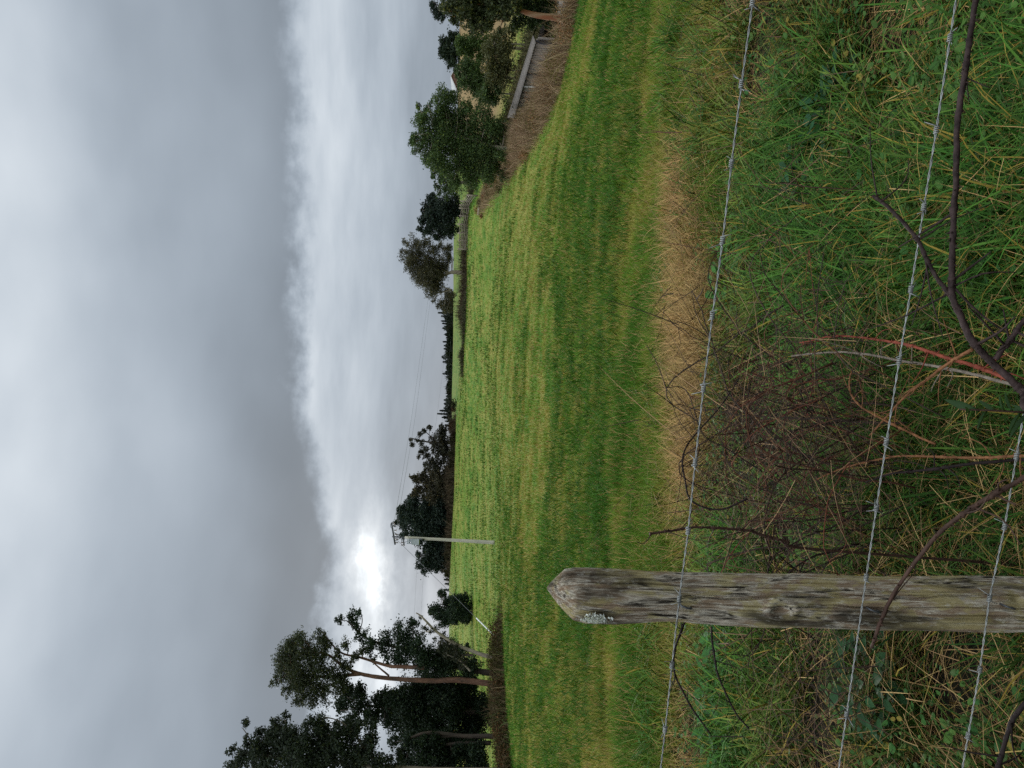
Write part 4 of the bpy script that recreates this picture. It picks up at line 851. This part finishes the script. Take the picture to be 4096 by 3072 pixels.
thicket('skyline_scrub', 'low brown scrub at the foot of the skyline trees', 'scrub', [(1380, 152), (1250, 152), (1150, 152), (1050, 152), (900, 152), (790, 152)], 1.7, 1.3, 7000, [(.06, .045, .03), (.09, .065, .04), (.05, .045, .028)], 3000, (.05, .04, .022), .07, leafsize=.32, mounds=50)
thicket('far_hedge', 'low dark continuous scrub under the small skyline pines', 'scrub', [(1880, 286), (1750, 286), (1600, 286), (1480, 286), (1370, 286)], 3.2, 1.5, 1500, [(.03, .035, .026), (.04, .045, .03)], 1500, (.03, .036, .026), .2, leafsize=.7, mounds=55)
thicket('far_scrub', 'mixed dark scrub behind the stock rails', 'scrub', [(2330, 112), (2260, 122), (2160, 128), (2090, 134)], 1.6, 1.6, 4500, [(.05, .05, .028), (.07, .06, .035), (.06, .07, .03)], 2500, (.04, .05, .022), .06, leafsize=.28, mounds=24)
thicket('gully_scrub', 'olive scrub and dry grass in the gully behind the shed', 'scrub', [(3120, 52), (2980, 58), (2850, 64), (2720, 70), (2600, 76)], 1.9, 2.6, 9000, [(.09, .085, .04), (.13, .11, .055), (.07, .07, .035)], 7000, (.06, .068, .028), .035, leafsize=.2, mounds=50)
# isolated dark tussocks in the field
for k in range(46):
    pass
N = 0
tuss = []
for k in range(260):
    a = (RNG.random() * 2 - 1) * .5; r = 12 * (110 / 12) ** RNG.random(); tuss.append((r * math.sin(a), r * math.cos(a)))
NT2 = 3400; tx, ty = fan(NT2, 9, 135, 1.05, .56); cl = fbm(tx * .12, ty * .12, 0, 19, 2); keep = (cl > .40) & (tan_hill(tx, ty) < .5); tx, ty = tx[keep], ty[keep]; NT2 = len(tx)
idx = np.repeat(np.arange(NT2), 26); n = len(idx); sp_ = (.05 + .0045 * ty * (.3 + RNG.random(NT2)))[idx]; big = RNG.random(NT2)[idx]
X = tx[idx] + RNG.normal(size=n) * sp_ * 2.4; Y = ty[idx] + RNG.normal(size=n) * sp_
col = (np.array([.026, .075, .010]) * (1 - big[:, None]) + np.array([.05, .13, .016]) * big[:, None]) * (.6 + .7 * RNG.random((n, 1)))
V, T, C = blades(np.stack([X, Y, H(X, Y) - .02], -1), RNG.random(n) * 6.28, (.13 + .14 * RNG.random(n)) * (.7 + .8 * big) + .0012 * Y, (.005 + .0006 * Y) * (.6 + .8 * RNG.random(n)), .1 + .6 * RNG.random(n), .5 + RNG.random(n), col, None, 3, .8)
mb = MB(); mb.add(V, T); mb.c[-1] = C
o = mb.build('field_tussocks', MAT['grass'], tint=True); tag(o, 'dark green tussocks dotted over the pasture', 'grass', kind='stuff')

# ------------------------------------------------------------------ power pole
DPL = 65.0
def pp(zx, zy, dd=0.): return P(*Z4(zx, zy), DPL + dd)
foot = pp(1335, 1301); g = float(H(foot[0], foot[1]))
pole = thing('power_pole', 'pale concrete power pole with crossarms and a transformer in the field', 'power pole', (foot[0], foot[1], g))
mb = MB(); b0 = pp(1345, 1301); b0[2] = min(b0[2], g - .1); t0 = pp(330, 1243)
# tapered square pole with chamfered edges
mb.add(*tube([b0, t0], .165, .105, 8, 24)); mb.build('shaft', MAT['concrete'], pole)
mb = MB(); mb.add(*tube([pp(345, 1244), pp(190, 1235)], .075, .06, 8, 8)); mb.build('top_extension', MAT['dark_steel'], pole)
ca = [pp(183, 1085, -.3), pp(200, 1200), pp(222, 1322, .3)]
mb = MB(); mb.add(*bar(ca[0], ca[2], .1, .12)); mb.build('crossarm', MAT['dark_steel'], pole)
mb = MB(); mb.add(*bar(pp(312, 1238), pp(322, 1335), .09, .1)); mb.build('crossarm', MAT['dark_steel'], pole)
for a, b in (((212, 1190), (285, 1232)), ((218, 1285), (285, 1248))):
    mb = MB(); mb.add(*bar(pp(*a), pp(*b), .05, .05)); mb.build('brace', MAT['dark_steel'], pole)
for q in ((205, 1085), (225, 1165), (232, 1210), (236, 1260), (240, 1300), (300, 1300), (302, 1328)):
    c0 = pp(*q); mb = MB()
    for k in range(4): mb.add(*tube([c0 + np.array([0, 0, -.12 + .06 * k]), c0 + np.array([0, 0, -.085 + .06 * k])], .075, .05, 8, 3))
    mb.build('insulator', MAT['porcelain'], pole, smooth=True)
mb = MB(); mb.add(*tube([pp(205, 1150), pp(178, 1135), pp(172, 1105), pp(182, 1080), pp(205, 1068)], .022, .022, 6, 20)); mb.build('jumper_cable', MAT['cable'], pole)
mb = MB(); mb.add(*tube([pp(232, 1215), pp(290, 1255), pp(296, 1290), pp(330, 1300), pp(345, 1285)], .015, .015, 6, 20)); mb.build('jumper_cable', MAT['cable'], pole)
tt_, tb_ = pp(405, 1290, -.25), pp(488, 1294, -.25)
mb = MB(); mb.add(*tube([tb_, tb_ + (tt_ - tb_) * .04, tb_ + (tt_ - tb_) * .05, tb_ + (tt_ - tb_) * .93, tb_ + (tt_ - tb_) * .94, tt_], .25, .25, 20, 24, prof=[.23, .25, .26, .25, .25, .25, .27, .22]))
tr = mb.build('transformer', MAT['grey_paint'], pole, smooth=False); tr['label'] = 'light grey transformer tank'
for zy in (1272, 1290, 1308):
    mb = MB(); mb.add(*tube([pp(405, zy, -.25), pp(385, zy, -.25), pp(368, zy, -.25), pp(345, zy, -.25)], .05, .05, 8, 14, prof=[.03, .07, .04, .07, .04, .06, .02])); mb.build('bushing', MAT['grey_paint'], pole, smooth=True)
mb = MB(); mb.add(*bar(pp(495, 1262, -.1), pp(545, 1264, -.1), .12, .3)); mb.build('switch_box', MAT['dark_steel'], pole)
mb = MB(); mb.add(*tube([pp(545, 1272, -.12), pp(700, 1276, -.12), pp(1000, 1290, -.14), pp(1320, 1310, -.18)], .02, .02, 6, 20)); mb.build('cable_conduit', MAT['concrete'], pole)
mb = MB(); mb.add(*bar(pp(400, 1255), pp(430, 1290, -.2), .06, .06)); mb.build('bracket', MAT['dark_steel'], pole); mb = MB(); mb.add(*bar(pp(470, 1258), pp(470, 1290, -.2), .06, .06)); mb.build('bracket', MAT['dark_steel'], pole)
# conductors
def line(label, pts, r, grp):
    mb = MB(); mb.add(*tube(pts, r, r, 5, 60)); o = mb.build('power_line', MAT['cable'], None, base=tuple(float(x) for x in pts[0])); tag(o, label, 'power line', grp)
LN = 'overhead power lines'
line('upper overhead wire running right from the pole top', [pp(205, 1070), P(*Z4(250, 860), 80), P(*Z4(392, 0), 130), P(*Z3(455, 950), 150), P(*Z3(580, 40), 190), P(*Z3(640, -400), 215)], .014, LN)
line('lower overhead wire just under the upper one from the pole', [pp(240, 1165), P(*Z4(290, 830), 82), P(*Z4(430, 0), 131), P(*Z3(490, 950), 152), P(*Z3(606, 40), 192), P(*Z3(665, -400), 218)], .014, LN)
line('upper faint far wire low over the skyline trees', [P(*Z5(1380, 640), 170), P(*Z5(1392, 400), 180), P(*Z5(1414, 0), 190), P(*Z4(470, 1370), 200), P(*Z3(650, 1520), 215), P(*Z3(735, 900), 240), P(*Z3(790, 430), 262)], .014, LN)
line('lower faint far wire low over the skyline trees', [P(*Z5(1430, 640), 170), P(*Z5(1442, 400), 180), P(*Z5(1465, 0), 190), P(*Z4(545, 1370), 200), P(*Z3(722, 1520), 215), P(*Z3(795, 900), 240), P(*Z3(840, 430), 262)], .014, LN)
an = P(*Z5(1965, 525), 57); an[2] = float(H(an[0], an[1])) - .05; tp = pp(228, 1256)
st_e = thing('stay_wire', 'taut stay wire from pole top down to the ground at left', 'stay wire', an)
mb = MB(); mb.add(*tube([an, tp], .016, .016, 5, 20)); mb.build('wire', MAT['cable'], st_e)
ga = an + (tp - an) * .025; gb = an + (tp - an) * .19
mb = MB(); mb.add(*tube([ga, gb], .05, .05, 8, 6)); mb.build('guard', MAT['white_plastic'], st_e)

# ------------------------------------------------------------------ stock rails (old timber yard fence)
def rail_fence(label, runs, n_rail, zlow=.25, zhigh=1.25):
    pts = [P(u, 1900, d)[:2] for u, d in runs]
    f0 = pts[0]; e = thing('rail_fence', label, 'fence', (f0[0], f0[1], float(H(*f0))), 'old timber stock rails')
    for (x, y) in pts:
        z = float(H(x, y)); h = zhigh + .15 + .25 * RNG.random(); mb = MB(); mb.add(*bar((x, y, z - .3), (x + RNG.normal() * .05, y, z + h), .15, .15)); mb.build('post', MAT['rail'], e)
    for a, b in zip(pts[:-1], pts[1:]):
        za, zb = float(H(*a)), float(H(*b))
        for k in range(n_rail):
            h = zlow + (zhigh - zlow) * k / (n_rail - 1); mb = MB(); mb.add(*bar((a[0], a[1] - .1, za + h + RNG.normal() * .03), (b[0], b[1] - .1, zb + h + RNG.normal() * .03), .04, .1)); mb.build('rail', MAT['rail'], e)
rail_fence('pale timber stock rails in front of the spiky dark tree', [(2290, 96), (2262, 104), (2249, 106), (2236, 106), (2207, 107), (2172, 108)], 5)
rail_fence('long low stock rails running down from the yard onto the brow', [(2172, 107.4), (2140, 106), (2108, 104), (2072, 102)], 6, .1, 1.15)
# lone strainer posts by the dark tree
for u, d, l in ((2142, 124, 'dark strainer post beside the spiky tree'), (2073, 135, 'thin dark post under the domed tree')):
    q = P(u, 1900, d); z = float(H(q[0], q[1])); mb = MB(); mb.add(*tube([(q[0], q[1], z - .3), (q[0], q[1], z + 1.7)], .14, .12, 7, 5, .05)); o = mb.build('farm_post', MAT['bark_dark'], None, base=(q[0], q[1], z)); tag(o, l, 'post')
# grey dead log on the right of the brow
q = [P(*Z2(1290, 350), 88), P(*Z2(1320, 400), 88), P(*Z2(1350, 450), 88)]
for w in q: w[2] = float(H(w[0], w[1])) + .12
mb = MB(); mb.add(*tube(q, .2, .12, 8, 10, .12)); o = mb.build('fallen_log', MAT['bark_pale'], None, base=tuple(q[0])); tag(o, 'pale fallen log lying in the grass below the stock rails', 'log')

# ------------------------------------------------------------------ shed
A0 = P(*ZS(1085, 480), 36.5); A1 = P(*ZS(985, 870), 45); A2 = P(*ZS(930, 1200), 56); 
e0 = P(*ZS(1082, 470), 36.0); e1 = P(*ZS(812, 1450), 64.0)       # eave line (front wall top)
r0_ = P(*ZS(1050, 462), 40.0); r1_ = P(*ZS(726, 1490), 67.0)      # ridge line
h0 = r0_; h1 = r1_
dirw = (e1 - e0); Lw = np.linalg.norm(dirw[:2])
zb0 = float(H(e0[0], e0[1])) - .4; zb1 = float(H(e1[0], e1[1])) - .4
zb = min(zb0, zb1, e0[2] - 1.9)
shed = thing('shed', 'long low weathered grey farm shed behind the dead bracken', 'shed', (e0[0], e0[1], zb))
nrm = np.array([-(dirw[1]), dirw[0], 0]); nrm /= np.linalg.norm(nrm); 
if nrm @ (r0_ - e0) < 0: nrm = -nrm
def W(t, z, off=0.): 
    p_ = e0 + (e1 - e0) * t; return np.array([p_[0], p_[1], (p_[2] if z is None else z)]) - nrm * off
nb_ = 64; rs = np.random.default_rng(5)
mb = MB()
for k in range(nb_):        # upright boards, each a little different
    a, b = k / nb_ + .0006, (k + 1) / nb_ - .0006; of = rs.random() * .02
    pa, pb_ = W(a, None, of), W(b, None, of); qa, qb = pa + nrm * .04, pb_ + nrm * .04
    dz = -.03 - rs.random() * .12
    mb.add(*hexa([(pa[0], pa[1], zb), (pb_[0], pb_[1], zb), (qb[0], qb[1], zb), (qa[0], qa[1], zb), (pa[0], pa[1], pa[2] + dz), (pb_[0], pb_[1], pb_[2] + dz), (qb[0], qb[1], qb[2] + dz), (qa[0], qa[1], qa[2] + dz)]))
mb.build('wall', MAT['board'], shed)
# end wall and back wall
mb = MB(); bk0 = h0 + nrm * 3; bk1 = h1 + nrm * 3
for a, b in ((e0, bk0), (bk0, bk1), (e1, bk1)):
    mb.add(*bar((a[0], a[1], (zb + h0[2]) / 2 - .5), (b[0], b[1], (zb + h0[2]) / 2 - .5), .06, h0[2] - zb - 1.0))
mb.build('back_wall', MAT['board'], shed)
# corrugated roof: rises from the eave to the ridge, then falls to the back
def roof_mesh(p0, p1, q0, q1, n=90):
    t = np.linspace(0, 1, n); wv = .018 * np.cos(np.arange(n) * math.pi)
    V = []
    for k in range(n):
        a = p0 + (p1 - p0) * t[k]; b = q0 + (q1 - q0) * t[k]; s_ = np.array([0, 0, wv[k]]); V += [a + s_, b + s_, a + s_ - (0, 0, .02), b + s_ - (0, 0, .02)]
    T = []
    for k in range(n - 1):
        a = 4 * k; T += [(a, a + 4, a + 5), (a, a + 5, a + 1), (a + 2, a + 7, a + 6), (a + 2, a + 3, a + 7)]
        T += [(a, a + 2, a + 6), (a, a + 6, a + 4), (a + 1, a + 5, a + 7), (a + 1, a + 7, a + 3)]
    return np.array(V), np.array(T)
ov = -nrm * .25
mb = MB(); mb.add(*roof_mesh(e0 + ov - dirw / Lw * .3, e1 + ov + dirw / Lw * .3, h0 - dirw / Lw * .3, h1 + dirw / Lw * .3)); 
b0_ = h0 + nrm * 3.2 - (0, 0, .9); b1_ = h1 + nrm * 3.2 - (0, 0, .9)
mb.add(*roof_mesh(h0 - dirw / Lw * .3 + (0, 0, .01), h1 + dirw / Lw * .3 + (0, 0, .01), b0_ - dirw / Lw * .3, b1_ + dirw / Lw * .3)); mb.build('roof', MAT['roofing'], shed)
for t in (.02,):
    mb = MB(); mb.add(*bar(W(t, zb, .12), W(t, None, .12) - (0, 0, .02), .28, .14, nrm)); mb.build('corner_post', MAT['dark_post_opening_shade'], shed)
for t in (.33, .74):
    mb = MB(); mb.add(*bar(W(t, zb + .9, .035), W(t, None, .035) - (0, 0, .10), .5, .05, nrm)); mb.build('opening', MAT['dark_post_opening_shade'], shed)  # flat dark panel on the boards, painted as the shade inside an opening
for t in (.47, .83):
    mb = MB(); mb.add(*bar(W(t, zb, .09), W(t, None, .09) - (0, 0, .05), .1, .1, nrm)); mb.build('white_post', MAT['house_trim'], shed)
for t in (.57, .66, .91):
    mb = MB(); mb.add(*bar(W(t, zb, .09), W(t, None, .09) - (0, 0, .05), .14, .1, nrm)); mb.build('wall_post', MAT['bark_grey'], shed)

# ------------------------------------------------------------------ far house between the trees
hc = P(*Z1(735, 745), 230); hz = float(Hs(hc[0], hc[1]))
house = thing('house', 'far white roofed red house peeping between the hedge trees', 'house', (hc[0], hc[1], hz))
w_, l_, hh = 3.6, 5.5, hc[2] - hz + .2; eav = hh
mb = MB(); mb.add(*bar((hc[0] - w_, hc[1], hz + eav / 2), (hc[0] + w_, hc[1], hz + eav / 2), 2 * l_, eav))
mb.build('wall', MAT['house_wall'], house)
rz_ = hz + eav; V = []
for y in (-l_ - .4, l_ + .4):
    for x, z in ((-w_ - .5, -.15), (0, 1.9), (w_ + .5, -.15), (w_ + .5, -.33), (0, 1.7), (-w_ - .5, -.33)): V.append((hc[0] + x, hc[1] + y, rz_ + z))
T = []
for k in range(6): a, b = k, (k + 1) % 6; T += [(a, b, b + 6), (a, b + 6, a + 6)]
T += [(0, 4, 1), (0, 5, 4), (1, 4, 2), (4, 3, 2), (6, 7, 10), (6, 10, 11), (7, 8, 10), (10, 8, 9)]
mb = MB(); mb.add(V, T); mb.build('roof', MAT['house_roof'], house)
mb = MB(); mb.add(*bar((hc[0] - 1.2, hc[1] - l_ - .04, rz_ - 1.1), (hc[0] - .1, hc[1] - l_ - .04, rz_ - 1.1), .08, 1.2)); mb.build('window', MAT['house_trim'], house)
mb = MB(); mb.add([(hc[0] - w_, hc[1] - l_ + .02, rz_), (hc[0] + w_, hc[1] - l_ + .02, rz_), (hc[0], hc[1] - l_ + .02, rz_ + 1.7), (hc[0] - w_, hc[1] - l_ + .12, rz_), (hc[0] + w_, hc[1] - l_ + .12, rz_), (hc[0], hc[1] - l_ + .12, rz_ + 1.7)], [(0, 1, 2), (5, 4, 3)]); mb.build('gable', MAT['house_wall'], house)

# ------------------------------------------------------------------ sky and light
SUN_AZ, SUN_EL = R(-13.7), R(9.0)
w = bpy.data.worlds.new('World'); SC.world = w; w.use_nodes = True; nt = w.node_tree; nt.nodes.clear()
wo = nd(nt, 'ShaderNodeOutputWorld')
def MA(op, a, b=None, c=None):
    n = nd(nt, 'ShaderNodeMath', operation=op)
    for s_, v_ in zip(n.inputs, (a, b, c)):
        if v_ is None: continue
        if isinstance(v_, bpy.types.NodeSocket): nt.links.new(v_, s_)
        else: s_.default_value = v_
    return n.outputs[0]
def MS(x, a, b, lo=0., hi=1.):
    n = nd(nt, 'ShaderNodeMapRange', interpolation_type='SMOOTHSTEP')
    for s_, v_ in zip(n.inputs, (x, a, b, lo, hi)):
        if isinstance(v_, bpy.types.NodeSocket): nt.links.new(v_, s_)
        else: s_.default_value = v_
    return n.outputs[0]
def XYZ(x, y, z):
    n = nd(nt, 'ShaderNodeCombineXYZ')
    for s_, v_ in zip(n.inputs, (x, y, z)):
        if isinstance(v_, bpy.types.NodeSocket): nt.links.new(v_, s_)
        else: s_.default_value = v_
    return n.outputs[0]
tc = nd(nt, 'ShaderNodeTexCoord'); sx = nd(nt, 'ShaderNodeSeparateXYZ'); nt.links.new(tc.outputs['Generated'], sx.inputs[0])
az_ = MA('MULTIPLY', MA('ARCTAN2', sx.outputs[0], sx.outputs[1]), 57.2958); el_ = MA('MULTIPLY', MA('ARCSINE', sx.outputs[2]), 57.2958)
nz = lambda sa, se, off, det=4, rg=.5: noise(nt, XYZ(MA('MULTIPLY', az_, sa), MA('MULTIPLY', el_, se), off), 1.0, det, rg)
nbig = nz(.045, .075, 1.3, 3, .5); nmed = nz(.09, .2, 5.1, 5, .5); nstr = nz(.10, .45, 9.7, 5, .52); nedge = nz(.22, .3, 3.3, 6, .6); nfin = nz(.8, 1.0, 7.1, 5, .6)
eb = MA('ADD', MS(az_, -15., 1., 9.2, 12.7), MA('ADD', MA('MULTIPLY', MA('SUBTRACT', nedge, .5), 3.4), MA('MULTIPLY', MA('SUBTRACT', nfin, .5), 1.2)))
de = MA('SUBTRACT', el_, eb); tcl = MS(de, -.7, 1.4)
upv = MA('ADD', .285, MS(el_, 12., 23., 0., .15)); upv = MA('ADD', upv, MS(el_, 21., 33., 0., .27)); upv = MA('ADD', upv, MS(el_, 34., 52., 0., .55)); upv = MA('ADD', upv, MS(el_, 50., 85., 0., .55))
upv = MA('MULTIPLY', upv, MA('ADD', 1., MA('ADD', MA('MULTIPLY', MA('SUBTRACT', nbig, .5), .85), MA('MULTIPLY', MA('SUBTRACT', nmed, .5), .28))))
lov = MA('ADD', .36, MS(el_, 3., 12., 0., .29)); lov = MA('MULTIPLY', lov, MA('ADD', 1., MA('MULTIPLY', MA('SUBTRACT', nstr, .5), .75)))
base_ = MA('ADD', MA('MULTIPLY', upv, tcl), MA('MULTIPLY', lov, MA('SUBTRACT', 1., tcl)))
def gauss(a0, e0_, sa, se, wob=0.):
    x = MA('DIVIDE', MA('ADD', MA('SUBTRACT', az_, a0), MA('MULTIPLY', MA('SUBTRACT', nedge, .5), wob)), sa); y = MA('DIVIDE', MA('ADD', MA('SUBTRACT', el_, e0_), MA('MULTIPLY', MA('SUBTRACT', nfin, .5), wob * .6)), se)
    return MA('EXPONENT', MA('MULTIPLY', MA('ADD', MA('MULTIPLY', x, x), MA('MULTIPLY', y, y)), -1.))
glow = MA('ADD', MA('MULTIPLY', gauss(-12.8, 7.3, 1.3, .5, 3.0), .48), MA('MULTIPLY', gauss(-15.5, 6.5, 1.5, .42, 3.0), .48))
glow = MA('ADD', glow, MA('MULTIPLY', gauss(-14.1, 6.9, 3.2, 1.5, 4.0), .26))
glow = MA('ADD', glow, MA('MULTIPLY', gauss(-14.5, 6.6, 5.5, 2.4, 3.5), .22))
glow = MA('ADD', glow, MA('MULTIPLY', gauss(-17., 2.6, 3.2, 1.3, 2.), .25))
glow = MA('ADD', glow, MA('MULTIPLY', gauss(-21.5, 5.5, 3.0, 2.2, 2.), .38))
glow = MA('MULTIPLY', glow, MA('ADD', -.05, MA('MULTIPLY', noise(nt, XYZ(MA('MULTIPLY', az_, .34), MA('MULTIPLY', el_, .85), 2.2), 1.0, 6, .6), 1.95)))
base_ = MA('ADD', base_, MA('MULTIPLY', glow, MA('SUBTRACT', 1., MA('MULTIPLY', tcl, .85))))
side = MS(MA('ABSOLUTE', az_), 40., 110., 1., 1.5); base_ = MA('MULTIPLY', base_, side)
cr = nd(nt, 'ShaderNodeMix', data_type='RGBA'); nt.links.new(MS(base_, .3, .9), cr.inputs[0]); cr.inputs[6].default_value = (.845, .985, 1.15, 1); cr.inputs[7].default_value = (.93, 1.0, 1.065, 1)
vm = nd(nt, 'ShaderNodeVectorMath', operation='SCALE'); nt.links.new(cr.outputs[2], vm.inputs[0]); nt.links.new(base_, vm.inputs['Scale'])
bgc = nd(nt, 'ShaderNodeBackground'); nt.links.new(vm.outputs[0], bgc.inputs[0]); bgc.inputs[1].default_value = 1.0
sky = nd(nt, 'ShaderNodeTexSky'); sky.sky_type = 'NISHITA'; sky.sun_disc = False; sky.sun_elevation = SUN_EL; sky.sun_rotation = SUN_AZ
bgs = nd(nt, 'ShaderNodeBackground'); nt.links.new(sky.outputs[0], bgs.inputs[0]); bgs.inputs[1].default_value = .08
mx = nd(nt, 'ShaderNodeMixShader'); mx.inputs[0].default_value = .985; nt.links.new(bgs.outputs[0], mx.inputs[1]); nt.links.new(bgc.outputs[0], mx.inputs[2]); nt.links.new(mx.outputs[0], wo.inputs[0])
sl = bpy.data.lights.new('sun', 'SUN'); sl.energy = .9; sl.angle = R(14); sl.color = (1, .93, .84)
so = bpy.data.objects.new('sun', sl); COL.objects.link(so)
sd = Vector((math.sin(SUN_AZ) * math.cos(SUN_EL), math.cos(SUN_AZ) * math.cos(SUN_EL), math.sin(SUN_EL)))
so.rotation_euler = sd.to_track_quat('Z', 'Y').to_euler(); so.location = (0, 0, 40)

# ------------------------------------------------------------------ render
SC.render.engine = 'CYCLES'
SC.view_settings.view_transform = 'Standard'; SC.view_settings.look = 'None'; SC.view_settings.gamma = 1.0; SC.view_settings.exposure = 0.0
SC.cycles.max_bounces = 6; SC.cycles.diffuse_bounces = 3; SC.cycles.transmission_bounces = 3; SC.cycles.use_denoising = False
SC.render.resolution_x = 1024; SC.render.resolution_y = 768
